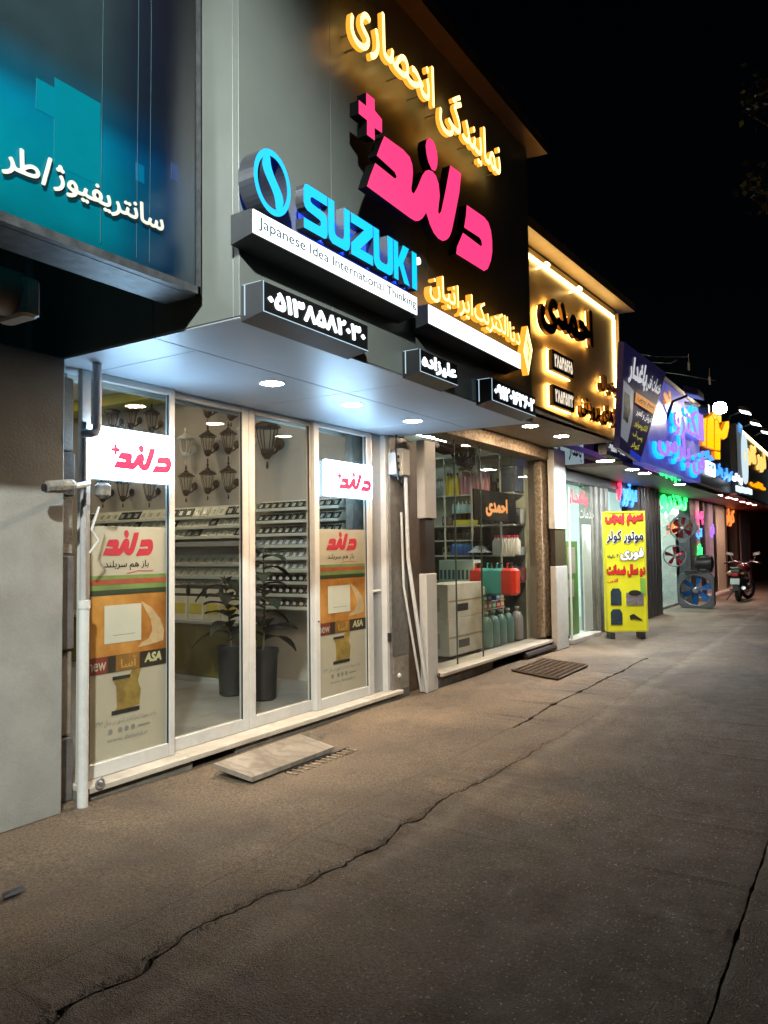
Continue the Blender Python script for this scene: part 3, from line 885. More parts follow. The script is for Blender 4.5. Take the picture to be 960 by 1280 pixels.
b = B()
O_ = [(0, .235), (.115, .03), (0, -.235), (-.115, -.03)]; I_ = [(0, .13), (.055, .01), (0, -.13), (-.055, -.01)]
for k in range(4):
    j = (k + 1) % 4
    q = [(dc[0] + O_[k][0], dc[2] + O_[k][1]), (dc[0] + O_[j][0], dc[2] + O_[j][1]), (dc[0] + I_[j][0], dc[2] + I_[j][1]), (dc[0] + I_[k][0], dc[2] + I_[k][1])]
    b.prism(q, 2.64, 2.70, 0, 1)
b.obj('outline', [YEL, YELS], s5)
b = B(); b.prism([(dc[0] + p[0] * .55, dc[2] + p[1] * .55) for p in I_], 2.645, 2.69, 0, 1); b.obj('core', [YEL, YELS], s5)

# ---------------------------------------------------------------- pink-on-white boxes in the glass
BOXW = glow('white_box_face', (.42, .72, 1.0), 24.0)
BOXP = glow('pink_box_print', (1.0, .02, .17), .95, False)
for k, (xa, xb, zt_, zb2, lab) in enumerate(((111.5, 214.5, (112, 531), (112, 597), 'white light box with pink Persian logo and plus, in the left window'),
                                            (404.5, 463, (404.5, 574), (404.5, 619), 'white light box with pink Persian logo and plus, in the right window'))):
    yb = 4.372 if k else 4.375
    x0 = fy(xa, 560, yb)[0]; x1 = fy(xb, 600, yb)[0]; z1 = fy(*zt_, yb)[2]; z0 = fy(*zb2, yb)[2]
    r = root('logo_box', lab, 'light box', (x0, yb, z0))
    b = B(); b.bbox(x0, x1, yb - .03, yb + .022, z0, z1, .012); b.obj('case', BOXW, r)
    w = x1 - x0; h = z1 - z0
    logo(x0 + w * .24, x0 + w * .96, z0 + h * .20, z0 + h * .74, yb - .033, .002, [BOXP], r)

# ---------------------------------------------------------------- window posters
def poster(x0, x1, z0, z1, y, label):
    r = root('window_poster', label, 'poster', ((x0 + x1) / 2, y, z0))
    w = x1 - x0; h = z1 - z0
    def rect(nm, u0, u1, v0, v1, m, lv=1, sk=0.0):
        b = B()
        yy = y - .0012 * lv
        b.add([(x0 + u0 * w, yy, z0 + v0 * h - sk), (x0 + u1 * w, yy, z0 + v0 * h), (x0 + u1 * w, yy, z0 + v1 * h), (x0 + u0 * w, yy, z0 + v1 * h - sk)], [(0, 1, 2, 3)])
        return b.obj(nm, m, r)
    b = B(); b.box(x0, x1, y, y + .0012, z0, z1); b.obj('film', PAPER, r)
    logo(x0 + .18 * w, x0 + .82 * w, z0 + .868 * h, z0 + .985 * h, y - .0025, .001, [REDP], r, plus=False)
    letters('slogan', 'باز هم سربلند', x0 + .20 * w, x0 + .76 * w, z0 + .805 * h, z0 + .850 * h, y - .0025, 0, [BLACKP], r, .012, 22)
    b = B(); b.tube([(x0 + .48 * w, y - .002, z0 + .792 * h), (x0 + .62 * w, y - .002, z0 + .802 * h), (x0 + .82 * w, y - .002, z0 + .800 * h)], .003, 5); b.obj('underline', REDP, r)
    rect('green_stripe', 0, 1, .715, .785, GREENP)
    rect('red_stripe', 0, 1, .745, .768, REDP_, 2)
    rect('dark_stripe', 0, 1, .698, .722, mat('dark_green_print', (.03, .045, .02), .5), 2)
    rect('orange_panel', 0, 1, .435, .700, ORANGEP, 2, .0)
    # the swirl of the hand-like pale shape behind the switch plate
    P = [(.66, .665), (.80, .63), (.92, .575), (.97, .52), (.96, .475), (.80, .465), (.62, .458), (.66, .475), (.76, .492), (.81, .525), (.79, .575), (.72, .62)]
    b = B(); b.prism([(x0 + u * w, z0 + v * h) for u, v in P], y - .0036, y - .003); b.obj('pale_swirl', mat('peach_print', (.52, .36, .20), .5, 0, .2, 8), r)
    rect('switch_plate', .20, .66, .490, .655, mat('ivory_print', (.58, .55, .47), .5, 0, .03), 4)
    rect('plate_line', .30, .58, .5225, .5250, GREYP, 5)
    rect('dark_band', 0, 1, .365, .437, mat('brown_black_print', (.035, .022, .014), .5, 0, .2), 3)
    rect('band_glow', .34, .64, .366, .436, mat('amber_print', (.24, .11, .02), .5, 0, .4, 6), 4)
    rect('red_patch', 0, .24, .366, .436, mat('red_brown_print', (.20, .03, .02), .5), 4)
    letters('new_word', 'new', x0 + .01 * w, x0 + .22 * w, z0 + .380 * h, z0 + .415 * h, y - .0075, 0, [PAPER], r, .012, 18)
    letters('persian_word', 'آسا', x0 + .40 * w, x0 + .60 * w, z0 + .378 * h, z0 + .424 * h, y - .0075, 0, [mat('amber_text', (.5, .30, .06), .5)], r, .006, 18)
    letters('latin_word', 'ASA', x0 + .70 * w, x0 + .93 * w, z0 + .385 * h, z0 + .428 * h, y - .0075, 0, [mat('khaki_text', (.48, .46, .26), .5)], r, .05, 18, skew=.01)
    P = [(.30, .335), (.52, .345), (.56, .372), (.74, .40), (.66, .36), (.62, .31), (.66, .27), (.64, .205), (.30, .180), (.36, .21), (.35, .30)]
    b = B(); b.prism([(x0 + u * w, z0 + v * h) for u, v in P], y - .0028, y - .002); b.obj('product_print', GOLD, r)
    rect('product_base', .29, .64, .180, .198, BLACKP, 4)
    rect('product_top', .30, .52, .330, .345, BLACKP, 4)
    letters('small_print', 'واحد نمونه استاندارد کشور در سال ۱۳۹۳', x0 + .10 * w, x0 + .86 * w, z0 + .135 * h, z0 + .165 * h, y - .0025, 0, [GREYP], r, .01, 16)
    for k_, u_ in enumerate((.28, .40, .48, .56)):
        b = B(); b.prism([(x0 + (u_ + .028 * math.cos(t_ * PI / 6)) * w, z0 + .111 * h + .028 * w * math.sin(t_ * PI / 6)) for t_ in range(12)], y - .0026, y - .002); b.obj('icon_print', GREYP, r)
    rect('line_print', .62, .78, .107, .114, GREYP, 3)
    letters('web_print', 'www.deland.ir', x0 + .24 * w, x0 + .76 * w, z0 + .065 * h, z0 + .085 * h, y - .0025, 0, [GREYP], r, .008, 14)
    return r
REDP_ = mat('brick_red_print', (.36, .08, .04), .5, 0, .2)
poster(3.248, 3.928, .197, fy(113, 657, 4.41)[2], 4.4285 + .009, 'cream and orange switch poster filling the lower left window')
poster(5.778, 6.588, .197, fy(404, 661, 4.41)[2], 4.4285 + .009, 'cream and orange switch poster filling the lower right window')

# ---------------------------------------------------------------- pipe, camera, conduits by the left jamb
pp = root('drain_pipe', 'white pipe with an elbow running down the left jamb to the pavement', 'pipe', (3.06, 4.2, 0))
pb = fz(103, 1010, 0); PX, PY = pb[0], pb[1]
b = B(); b.tube([(PX, PY, 0), (PX, PY, 1.28)], .034, 12); b.obj('lower_tube', CONDUIT, pp, True)
b = B(); b.tube([(PX, PY, 1.25), (PX, PY, 1.30)], .040, 12); b.obj('collar', CONDUIT, pp, True)
b = B(); b.tube([(PX, PY + .01, 1.30), (PX + .005, PY + .02, 2.45)], .020, 10); b.obj('upper_tube', mat('grey_tube', (.34, .34, .34), .5), pp, True)
ex = fy(121, 540, 4.20)[0]; ez = fy(121, 543, 4.20)[2]
b = B(); b.tube([(PX - .02, 4.24, ez), (ex - .05, 4.20, ez), (ex - .015, 4.20, ez + .008), (ex, 4.20, ez + .04), (ex, 4.20, ZS - .015)], .030, 10); b.obj('elbow_tube', mat('lavender_tube', (.62, .62, .66), .4), pp, True)
cc = root('security_camera', 'bullet security camera wrapped in plastic on the left pillar', 'camera', (2.95, 4.1, 1.95))
ca = fy(85, 607, 4.05)
b = B()
b.lathe([(.015, -.13), (.036, -.12), (.040, -.03), (.036, .04), (.024, .07), (.010, .08)], (ca[0] - .01, ca[1] + .02, ca[2]), 10, axis='x')
for v_i in range(len(b.v)):
    v = b.v[v_i]; s = random.uniform(.94, 1.1)
    b.v[v_i] = (v[0], ca[1] + .02 + (v[1] - ca[1] - .02) * s, ca[2] + (v[2] - ca[2]) * s + (v[0] - ca[0]) * .12)
b.obj('wrapped_body', mat('cloudy_plastic_wrap', (.20, .185, .16), .4, 0, .5, 25, bump=.8, bscale=30), cc, False)
wb_ = cc.children[-1]
b = B(); b.lathe([(.023, -.004), (.025, .004), (.020, .010)], (ca[0] - .145, ca[1] + .02, ca[2] - .02), 12, axis='x'); b.obj('lens', PLBLACK, wb_, True)
b = B(); b.tube([(ca[0] + .06, ca[1] + .04, ca[2]), (ca[0] + .16, ca[1] + .08, ca[2] + .02), (PX + .02, PY - .01, ca[2] + .04)], .018, 8); b.obj('arm', CONDUIT, cc, True)
b = B(); b.lathe([(.03, -.05), (.05, -.03), (.052, .03), (.03, .05)], (PX + .12, 4.21, ca[2] + .0), 10, axis='z'); b.obj('junction_box', mat('cloudy_plastic_wrap'), cc, True)
pts = [(PX + .10, 4.22, 1.9), (PX + .03, 4.2, 1.75), (PX + .08, 4.2, 1.68), (PX + .02, 4.21, 1.6)]
b = B(); b.tube(pts, .008, 6); b.obj('cable', CONDUIT, cc, True)
b = B(); b.torus((3.22, 4.255, .11), .03, .008, 18, 6, 'y'); b.lathe([(.012, -.01), (.012, .02)], (3.22, 4.25, .11), 10, axis='y')
tag(b.obj('padlock_ring', STEEL), 'small steel lock ring at the left foot of the glass front', 'lock ring')

# ---------------------------------------------------------------- shop interior
rm = root('shop_interior', 'beige showroom with yellow green ceiling edge behind the glass doors', 'interior', (5, 7, .06))
RX0, RX1, RY1, RZ1 = 3.0, 7.02, 10.2, 3.75
b = B(); b.box(RX1, RX1 + .1, 4.62, RY1, .02, RZ1); b.obj('right_wall', INWALL, rm)
b = B(); b.box(RX0, RX1, RY1, RY1 + .1, .02, RZ1); b.obj('back_wall', INWALL, rm)
b = B(); b.box(RX0 - .1, RX0, 4.62, RY1, .02, RZ1); b.obj('left_wall', INWALL, rm)
b = B(); b.box(RX0, RX1, 4.95, RY1, RZ1, RZ1 + .1); b.obj('ceiling', WHITEP, rm)
b = B(); b.box(6.62, 7.0, 4.8, RY1 - .02, 3.60, 3.74); b.obj('ceiling_band', YGREEN, rm)
b = B(); b.box(RX0, RX1, 4.90, 4.95, 2.87, RZ1); b.obj('header_wall', INWALL, rm)
tl = .6
for i in range(7):
    for j in range(8):
        b = B() if (i, j) == (0, 0) else b
        if (i, j) == (0, 0):
            b.box(0, tl - .004, 0, tl - .004, -.012, 0); tme = b.mesh('floor_tile', FLOORT)
        o = link('floor_tile', tme, rm); o.matrix_parent_inverse = rm.matrix_basis.inverted(); o.location = (RX0 + i * tl - .1, 4.63 + j * tl, .09)
b = B(); b.box(RX0, RX1, 4.62, RY1, -.02, .07); b.obj('floor_bed', mat('grout', (.12, .12, .12), .9), rm)
INL = glow('interior_lens', (1.0, .82, .55), 92)
for k, (x, y) in enumerate(((4.4, 5.9), (5.9, 5.7), (4.4, 7.6), (5.9, 7.4), (4.4, 9.2), (5.9, 9.0))):
    downlight(x, y, RZ1, ['left', 'right'][k % 2] + ' ceiling light of the ' + ['front', 'middle', 'rear'][k // 2] + ' pair inside the lighting shop', INL, .11, 'ceiling lights inside the lighting shop', 'ceiling_light')

# lanterns on the wall
BRZ = mat('bronze_lantern', (.055, .032, .02), .4, .5, .3, 12)
def lantern(name, label, mm):
    r = root(name, label, 'lantern', (0, 0, 0), 'wall lanterns on the showroom wall')
    b = B(); b.lathe([(.02, .02), (.05, .06), (.055, .10)], (-.17, 0, -.20), 6); b.lathe([(.006, 0), (.012, .02), (.006, .06)], (-.17, 0, -.26), 6)
    b.obj('base', mm, r, False, True)
    b = B(); b.lathe([(.112, -.006), (.112, .006), (.085, .03), (.045, .052), (.03, .058), (.03, .072), (.012, .080), (.010, .10), (.016, .112), (.004, .15)], (-.17, 0, .08), 8); rf_ = b.obj('roof', mm, r, False, True)
    b = B(); b.lathe([(.045, -.10), (.085, .075)], (-.17, 0, 0), 6); b.obj('glass', GLASSD, r, False, True)
    for k in range(6):
        t = 2 * PI * k / 6
        c_, s_ = math.cos(t), math.sin(t)
        b = B(); b.tube([(-.17 + .052 * c_, .052 * s_, -.105), (-.17 + .074 * c_, .074 * s_, -.02), (-.17 + .090 * c_, .090 * s_, .078)], .0055, 4); b.obj('cage_bar', mm, r, False, True)
    b = B(); b.tube([(-.01, 0, -.03), (-.05, 0, -.10), (-.10, 0, -.13), (-.15, 0, -.12)], .011, 6); b.lathe([(.055, -.02), (.05, -.01), (.03, .0)], (-.002, 0, -.04), 10, axis='x'); b.obj('bracket', mm, r, False, True)
    return r
WHL = mat('white_lantern', (.55, .53, .48), .4, .2, .1)
protoL = lantern('wall_lantern', '', BRZ)
protoW = lantern('wall_lantern', '', WHL)
lanpos = [(258, 505, 0, 'dark wall lantern cut by the door head, highest above the left sliding door'), (287, 508, 0, 'dark wall lantern at the top right of the left sliding door'), (230, 556, 1, 'pale white wall lantern at the left edge of the left sliding door'), (258, 553, 0, 'dark lantern in the middle of the group in the left sliding door'), (284, 550, 0, 'dark lantern at the right of the middle row in the left sliding door'), (231, 603, 0, 'dark lantern at lower left of the group, in the left sliding door'), (258, 600, 0, 'dark lantern centre of the bottom row, in the left sliding door'), (284, 598, 0, 'dark lantern right of the bottom row, in the left sliding door'),
          (139, 522, 0, 'dark lantern above the left logo box, first from the pipe'), (162, 520, 0, 'dark lantern above the left logo box, second from the pipe'), (188, 524, 0, 'dark lantern above the left logo box, third from the pipe'), (127, 612, 0, 'dark lantern partly under the left logo box, first from the pipe'), (152, 611, 0, 'dark lantern partly under the left logo box, second from the pipe'), (185, 610, 0, 'dark lantern partly under the left logo box, third from the pipe'), (305, 545, 1, 'pale lantern half hidden by the stile between the sliding doors'), (338, 547, 2, 'large dark lantern hanging alone behind the right sliding door')]
used = set()
for px, py, kind, lab in lanpos:
    q = fx(px, py, 6.83)
    src = protoW if kind == 1 else protoL
    s = (1.45, 1.45, 1.45) if kind == 2 else (.98, .98, .98)
    if src not in used:
        used.add(src); src.location = (RX1 - .002, q[1], q[2]); src.scale = s; src['label'] = lab
    else:
        copy_tree(src, (RX1 - .002, q[1], q[2]), lab, None, None, s)

# display racks with switch plates on the right wall
RACKM = mat('pale_rack', (.50, .52, .44), .4, 0, .08)
PLW = mat('cream_plate', (.62, .58, .44), .35, 0, .1, 20)
PLB = mat('black_plate', (.025, .024, .024), .25, 0, .2)
PLG = mat('silver_plate', (.35, .37, .34), .3, .4, .1)
def rack(label, ypx0, ypx1, rows_, n, X):
    """rows_: list of (pixel row centre, half-height px, kind)"""
    ymid = (fx(ypx0, 700, X)[1] + fx(ypx1, 700, X)[1]) / 2
    r = root('switch_rack', label, 'display rack', (X + .1, ymid, .9))
    ya = fx(ypx1, 700, X)[1]; yb = fx(ypx0, 700, X)[1]
    allz = []
    pm = {}
    for (pr, hh, kind) in rows_:
        zc_ = fx((ypx0 + ypx1) / 2, pr, X)[2]; dz = fx((ypx0 + ypx1) / 2, pr - hh, X)[2] - zc_
        allz.append((zc_, dz))
        b = B(); b.hexa([(X - .06, ya, zc_ - dz), (X + .12, ya, zc_ - dz), (X + .12, yb, zc_ - dz), (X - .06, yb, zc_ - dz), (X + .03, ya, zc_ + dz), (X + .12, ya, zc_ + dz), (X + .12, yb, zc_ + dz), (X + .03, yb, zc_ + dz)])
        brd = b.obj('board', RACKM, r)
        b = B(); b.box(X - .085, X - .062, ya, yb, zc_ - dz - .012, zc_ - dz + .022); b.obj('rail', RACKM, r)
        w = (yb - ya) / n
        for k in range(n):
            kd = kind[k % len(kind)]
            key = (kd, round(w, 3), round(dz, 3))
            if key not in pm:
                b = B(); a_ = w * .42; h_ = dz * .74
                b.hexa([(-.016 - .045 * .8, -a_, -h_), (0 - .03, -a_, -h_), (0 - .03, a_, -h_), (-.016 - .045 * .8, a_, -h_), (-.016 + .045 * .8, -a_, h_), (.045, -a_, h_), (.045, a_, h_), (-.016 + .045 * .8, a_, h_)], 0)
                if kd == 'o':
                    b.lathe([(h_ * .55, -.03), (h_ * .55, -.018)], (0, 0, 0), 12, 1, 'x')
                else:
                    b.hexa([(-.022 - .02, -a_ * .45, -h_ * .5), (-.01, -a_ * .45, -h_ * .5), (-.01, a_ * .45, -h_ * .5), (-.022 - .02, a_ * .45, -h_ * .5), (-.022 + .012, -a_ * .45, h_ * .5), (0, -a_ * .45, h_ * .5), (0, a_ * .45, h_ * .5), (-.022 + .012, a_ * .45, h_ * .5)], 1)
                pm[key] = b.mesh('switch_plate', {'w': [PLW, PLG], 'b': [PLB, PLG], 'o': [PLB, WHITEP], 'g': [PLG, WHITEP]}[kd])
            o = link('switch_plate', pm[key], brd)
            o.location = (X - .015, ya + (k + .5) * w, zc_)
    return r
rack('tall rack of black and silver switch plates behind the right sliding door', 325, 428, [(630.5, 6, 'b'), (646, 6, 'b'), (662, 6.5, 'b'), (677, 6, 'g'), (692.5, 6, 'g'), (707.5, 6.5, 'g'), (723, 6, 'o'), (738.5, 6, 'o'), (754.5, 6, 'o')], 12, 6.86)
rack('rack of cream and black switch plates above the grey shelf, behind the left sliding door', 110, 318, [(642.5, 7, 'bbbwwww'), (655.5, 6, 'wwwwb'), (667.5, 6, 'bbwwww')], 22, 6.86)
rack('rack of cream socket plates below the grey shelf, behind the left sliding door', 110, 318, [(700, 6.5, 'w'), (715, 6.5, 'w'), (729, 6, 'w')], 22, 6.86)
b = B(); ya = fx(318, 680, 6.7)[1]; yb = fx(100, 680, 6.7)[1]
b.box(6.62, 7.0, ya, yb, fx(260, 683, 6.7)[2], fx(260, 677, 6.7)[2]); b.box(6.9, 7.0, ya, yb, fx(260, 694, 6.9)[2], fx(260, 684, 6.9)[2])
tag(b.obj('wall_shelf', mat('grey_laminate', (.26, .26, .25), .4)), 'long grey shelf board between the switch racks', 'shelf')
# rack lights
for px in (250, 290, 345, 375):
    pass
# counter
ct = root('sales_counter', 'olive brown sales counter with grey plinth inside the left sliding door', 'counter', (6.45, 7.4, .06))
b = B(); b.bbox(6.36, 6.80, 6.02, 9.6, .16, .76, .008); b.obj('front', OLIVE, ct)
b = B(); b.bbox(6.33, 6.86, 6.0, 9.62, .762, .80, .006); b.obj('top', mat('grey_worktop', (.30, .30, .27), .3), ct)
b = B(); b.box(6.35, 6.82, 6.01, 9.6, .06, .155); b.obj('plinth', mat('grey_plinth', (.30, .29, .27), .4), ct)
YB = mat('yellow_carton', (.50, .40, .05), .5); WB = mat('cream_carton', (.55, .52, .40), .5); KB = mat('black_carton', (.03, .03, .03), .5)
k = 0
def carton(x0, x1, y0, y1, z0, z1, m, m2, label, group='cartons on the sales counter'):
    r = root('carton', label, 'box', ((x0 + x1) / 2, (y0 + y1) / 2, z0), group)
    b = B(); b.bbox(x0, x1, y0, y1, z0, z1, .004); b.obj('body', m, r)
    b = B(); b.box(x0 - .003, x0, y0 + (y1 - y0) * .12, y1 - (y1 - y0) * .12, z0 + (z1 - z0) * .25, z0 + (z1 - z0) * .7); b.obj('printed_label', m2, r)
    return r
yy = 6.07
for k in range(4):
    carton(6.42, 6.62, yy, yy + .26, .802, .802 + .27, WB, YB, ['first', 'second', 'third', 'fourth'][k] + ' cream and yellow carton on the olive counter, from the plant'); 
    carton(6.43, 6.61, yy + .005, yy + .255, 1.075, 1.075 + .13, KB, WB, 'black carton on top of the ' + ['first', 'second', 'third', 'fourth'][k] + ' cream carton from the plant')
    yy += .27
for k in range(12):
    for q in range(3):
        carton(6.45, 6.62, yy, yy + .13, .802 + q * .135, .802 + q * .135 + .13, KB if (k + q) % 2 else WB, WB if (k + q) % 2 else KB, ('black' if (k + q) % 2 else 'cream') + ' small carton, ' + ['bottom', 'middle', 'top'][q] + ' of the ' + ['first', 'second', 'third', 'fourth', 'fifth', 'sixth', 'seventh', 'eighth', 'ninth', 'tenth', 'eleventh', 'twelfth'][k] + ' stack on the olive counter', 'small cartons stacked on the sales counter')
    yy += .135

# potted plants
LEAFM = mat('dark_leaf', (.010, .017, .010), .6, 0, .35, 9, spec=.3)
STEM = mat('plant_stem', (.07, .06, .03), .7)
def plant(x, y, h, seed, label, lean=(0, 0)):
    rnd = random.Random(seed)
    r = root('potted_plant', label, 'plant', (x, y, .09))
    b = B(); b.lathe([(.10, 0), (.125, .02), (.145, .46), (.155, .48), (.155, .52), (.135, .52), (.13, .49)], (x, y, .09), 18); b.obj('pot', mat('matt_black_pot', (.008, .008, .009), .6), r, True)
    b = B(); b.lathe([(.05, .0), (.13, .005)], (x, y, .575), 14); b.obj('soil', mat('soil', (.03, .022, .015), .95), r)
    top = (x + lean[0], y + lean[1], .09 + h)
    b = B(); b.tube([(x, y, .57), ((x + top[0]) / 2 + .02, (y + top[1]) / 2, .3 + h / 2), top], [.012, .010, .006], 6); stem_ = b.obj('stem', STEM, r, True)
    nl = 17
    for k in range(nl):
        t = k / nl
        z = .68 + (h - .60) * t
        fx_ = x + lean[0] * t; fy_ = y + lean[1] * t
        ang = k * 2.4 + rnd.uniform(-.3, .3); L = rnd.uniform(.26, .40) * (1.1 - .35 * t); W = L * .26
        droop = rnd.uniform(-.25, .35)
        d = Vector((math.cos(ang), math.sin(ang), 0)); sd = Vector((-math.sin(ang), math.cos(ang), 0))
        b = B(); V = []
        for i in range(7):
            u = i / 6
            wv = W * math.sin(PI * min(1, u * .92 + .06)) ** .8
            p = Vector((fx_, fy_, z)) + d * (L * u) + Vector((0, 0, L * (.55 * u - (.7 + droop) * u * u)))
            V += [p - sd * wv + Vector((0, 0, .018)), p, p + sd * wv + Vector((0, 0, .018))]
        F = []
        for i in range(6):
            a_ = i * 3
            F += [(a_, a_ + 1, a_ + 4, a_ + 3), (a_ + 1, a_ + 2, a_ + 5, a_ + 4)]
        b.add(V, F); b.obj('leaf', LEAFM, stem_, True)
plant(5.93, 5.25, 1.55, 1, 'dark leafy plant in a tall black pot behind the right sliding door')
plant(5.95, 5.72, 1.25, 2, 'second potted plant, half behind the stile between the sliding doors', (-.05, .05))

# ================================================================== PIER BETWEEN THE SHOPS
pr = root('pilaster', 'grey and brown pilaster with shutter rails between the two shopfronts', 'pilaster', (7.1, 4.4, 0))
def pbox(nm, pxa, pxb, Y, z0, z1, m, dep=.12, c=.004):
    x0 = fy(pxa, 720, Y)[0]; x1 = fy(pxb, 720, Y)[0]
    b = B(); b.bbox(x0, x1, Y, Y + dep, z0, z1, c); return b.obj(nm, m, pr)
pbox('grey_strip', 466.5, 477, 4.42, .10, 2.835, ALUG)
pbox('dark_slot', 477, 483, 4.50, .0, 2.835, BLACK)
pbox('shutter_rail', 483, 488.5, 4.36, .0, 2.835, ALU, .10)
pbox('metal_column', 489, 510, 4.33, .0, 2.835, mat('scratched_grey_steel', (.22, .21, .20), .4, .5, .25, 12, dirt=.5), .25)
pbox('lower_plate', 490, 509, 4.322, .09, .45, mat('scuffed_plate', (.30, .27, .23), .5, .3, .25, 20, dirt=.5), .007)
pbox('brown_board', 510.5, 531, 4.40, .0, 2.835, BROWN, .2)
b = B(); b.box(6.7, 7.66, 4.66, 4.75, 0, 3.2); b.obj('core', CONC, pr)
x0 = fy(486, 796, 4.355)[0]; z = fy(486, 797, 4.355)[2]
b = B(); b.box(x0 - .02, x0 + .025, 4.335, 4.36, z - .04, z + .05); b.obj('latch', DARK, pr)
x0 = fy(470, 739, 4.40)[0]; z = fy(470, 739, 4.40)[2]
b = B(); b.tube([(x0 - .06, 4.40, z), (x0 + .08, 4.40, z)], .014, 8); b.obj('handle_bar', ALU, pr, True)
b = B(); b.lathe([(.03, 0), (.026, -.02), (.012, -.03)], (fy(498, 850, 4.33)[0], 4.325, .24), 10, axis='y'); b.obj('knob', ALU, pr, True)
eb = fy(506, 578, 4.22)
jb = root('meter_box', 'grey electric meter box on the dark pilaster with conduit below', 'electric box', (eb[0], 4.25, eb[2] - .15))
b = B(); b.bbox(eb[0] - .085, eb[0] + .085, 4.20, 4.36, eb[2] - .15, eb[2] + .15, .015); b.obj('case', mat('grey_box', (.30, .30, .29), .5, 0, .15, 10), jb)
b = B(); b.bbox(eb[0] - .16, eb[0] - .09, 4.23, 4.34, eb[2] - .14, eb[2] + .10, .01); b.obj('terminal_cover', mat('pale_box', (.45, .47, .48), .4), jb)
for k in range(3):
    b = B(); b.lathe([(.018, 0), (.018, -.008)], (eb[0] - .125, 4.228, eb[2] - .09 + k * .07), 10, axis='y'); b.obj('screw_cap', PLBLACK, jb)
cx0 = fy(508, 610, 4.24)[0]; cx1 = fz(520, 864, 0)
b = B(); b.tube([(cx0, 4.25, eb[2] - .14), (cx0 + .03, 4.25, 1.5), (cx1[0] + .0, 4.22, .0)], .022, 10); b.obj('conduit', CONDUIT, jb, True)
b = B(); b.tube([(cx0 - .05, 4.28, 2.0), (cx0 - .02, 4.28, 1.2), (cx1[0] - .06, 4.26, .02)], .014, 8); b.obj('thin_conduit', CONDUIT, jb, True)
b = B(); b.tube([(eb[0] - .12, 4.25, 2.83), (eb[0] - .15, 4.24, eb[2] + .1), (eb[0] - .14, 4.22, eb[2] - .2), (eb[0] - .08, 4.22, eb[2] - .24), (eb[0] - .03, 4.22, eb[2] - .14)], .012, 6); b.obj('cable', PLBLACK, jb, True)
def white_post(label, pxa, pxb, Y, zlo, zhi, ztop, x_override=None):
    x0 = fy(pxa, 780, Y)[0]; x1 = fy(pxb, 780, Y)[0]
    r = root('white_post', label, 'post', ((x0 + x1) / 2, Y, 0))
    b = B(); b.bbox(x0, x1, Y, Y + .10, 0, zlo, .008); b.obj('lower_case', ALU, r)
    b = B(); b.bbox(x0 + .012, x1 - .012, Y + .012, Y + .09, zlo + .001, zhi - .001, .004); b.obj('dark_core', mat('post_core', (.035, .025, .02), .4, 0, .3), r)
    b = B(); b.bbox(x0 - .02, x1 + .0, Y - .01, Y + .10, zhi, ztop, .008); b.obj('upper_case', ALU, r)
    b = B(); b.torus((x1 - .02, Y - .012, .16), .022, .008, 14, 6, 'y'); b.obj('tie_ring', PLBLACK, r)
    return r
white_post('two part white box post left of the tool shop window', 534, 547, 4.20, fy(538, 717, 4.2)[2], fy(538, 648, 4.2)[2], 2.835)
white_post('two part white box post right of the tool shop window', 697, 711, 4.12, fy(698, 708, 4.1)[2], fy(698, 661, 4.1)[2], 3.16)

# ================================================================== TOOL SHOP (second)
t2 = root('tool_shop', 'refrigeration supply shop with backlit amber sign and brown framed window', 'building', (9.5, 4.4, 0))
Y2 = 4.30
b = B(); b.box(7.66, 11.62, Y2 + .1, Y2 + .3, 3.0, 5.2); b.box(11.62, 12.4, Y2 + .1, Y2 + .4, 0, 5.2); b.obj('wall', mat('tan_wall', (.30, .25, .19), .7, 0, .15, 4, dirt=.2), t2)
b = B(); b.bbox(7.7, 11.75, Y2 - .10, Y2 + .09, 2.98, 3.20, .01); b.obj('shutter_box', RUSTW, t2)
xr0 = fy(679, 720, Y2)[0]; xr1 = fy(689, 720, Y2)[0]
b = B(); b.bbox(xr0, xr1, Y2, Y2 + .12, .2, 2.98, .008); b.obj('jamb', RUSTW, t2)
b = B(); b.bbox(xr1 + .005, xr1 + .10, Y2 - .03, Y2 + .15, .0, 2.98, .005); b.obj('outer_jamb', DARK, t2)
b = B(); b.box(7.74, xr0, Y2 + .04, Y2 + .05, .17, 2.97); b.obj('pane', GLASS, t2)
for px in (574, 606):
    x = fy(px, 720, Y2)[0]
    b = B(); b.box(x, x + .004, Y2 + .0335, Y2 + .055, .17, 2.97); b.obj('pane_joint', mat('glass_edge', (.07, .10, .09), .3), t2)
s2s = root('window_sill', 'pale worn stone sill under the tool shop window', 'sill', (9.6, 4.2, 0))
xs_ = [7.80, 9.0, 10.3, 11.5]
for i in range(3):
    b = B(); b.bbox(xs_[i] + .002, xs_[i + 1] - .002, 4.19, 4.60, .125, .165, .006); b.obj('slab', MARBLE, s2s)
b = B(); b.box(7.80, 9.3, 4.24, 4.6, -.02, .123); b.box(10.6, 11.48, 4.26, 4.6, -.02, .123); b.obj('riser', CONC, s2s)
b = B(); b.box(9.3, 10.6, 4.45, 4.6, -.02, .123); b.obj('dark_recess', BLACK, s2s)
b = B(); b.tube([(10.3, 4.2, .05), (11.4, 4.16, .06)], .05, 8); tag(b.obj('rolled_mat', mat('dark_cloth', (.03, .02, .02), .9)), 'dark rolled strip lying under the tool shop sill', 'roll')
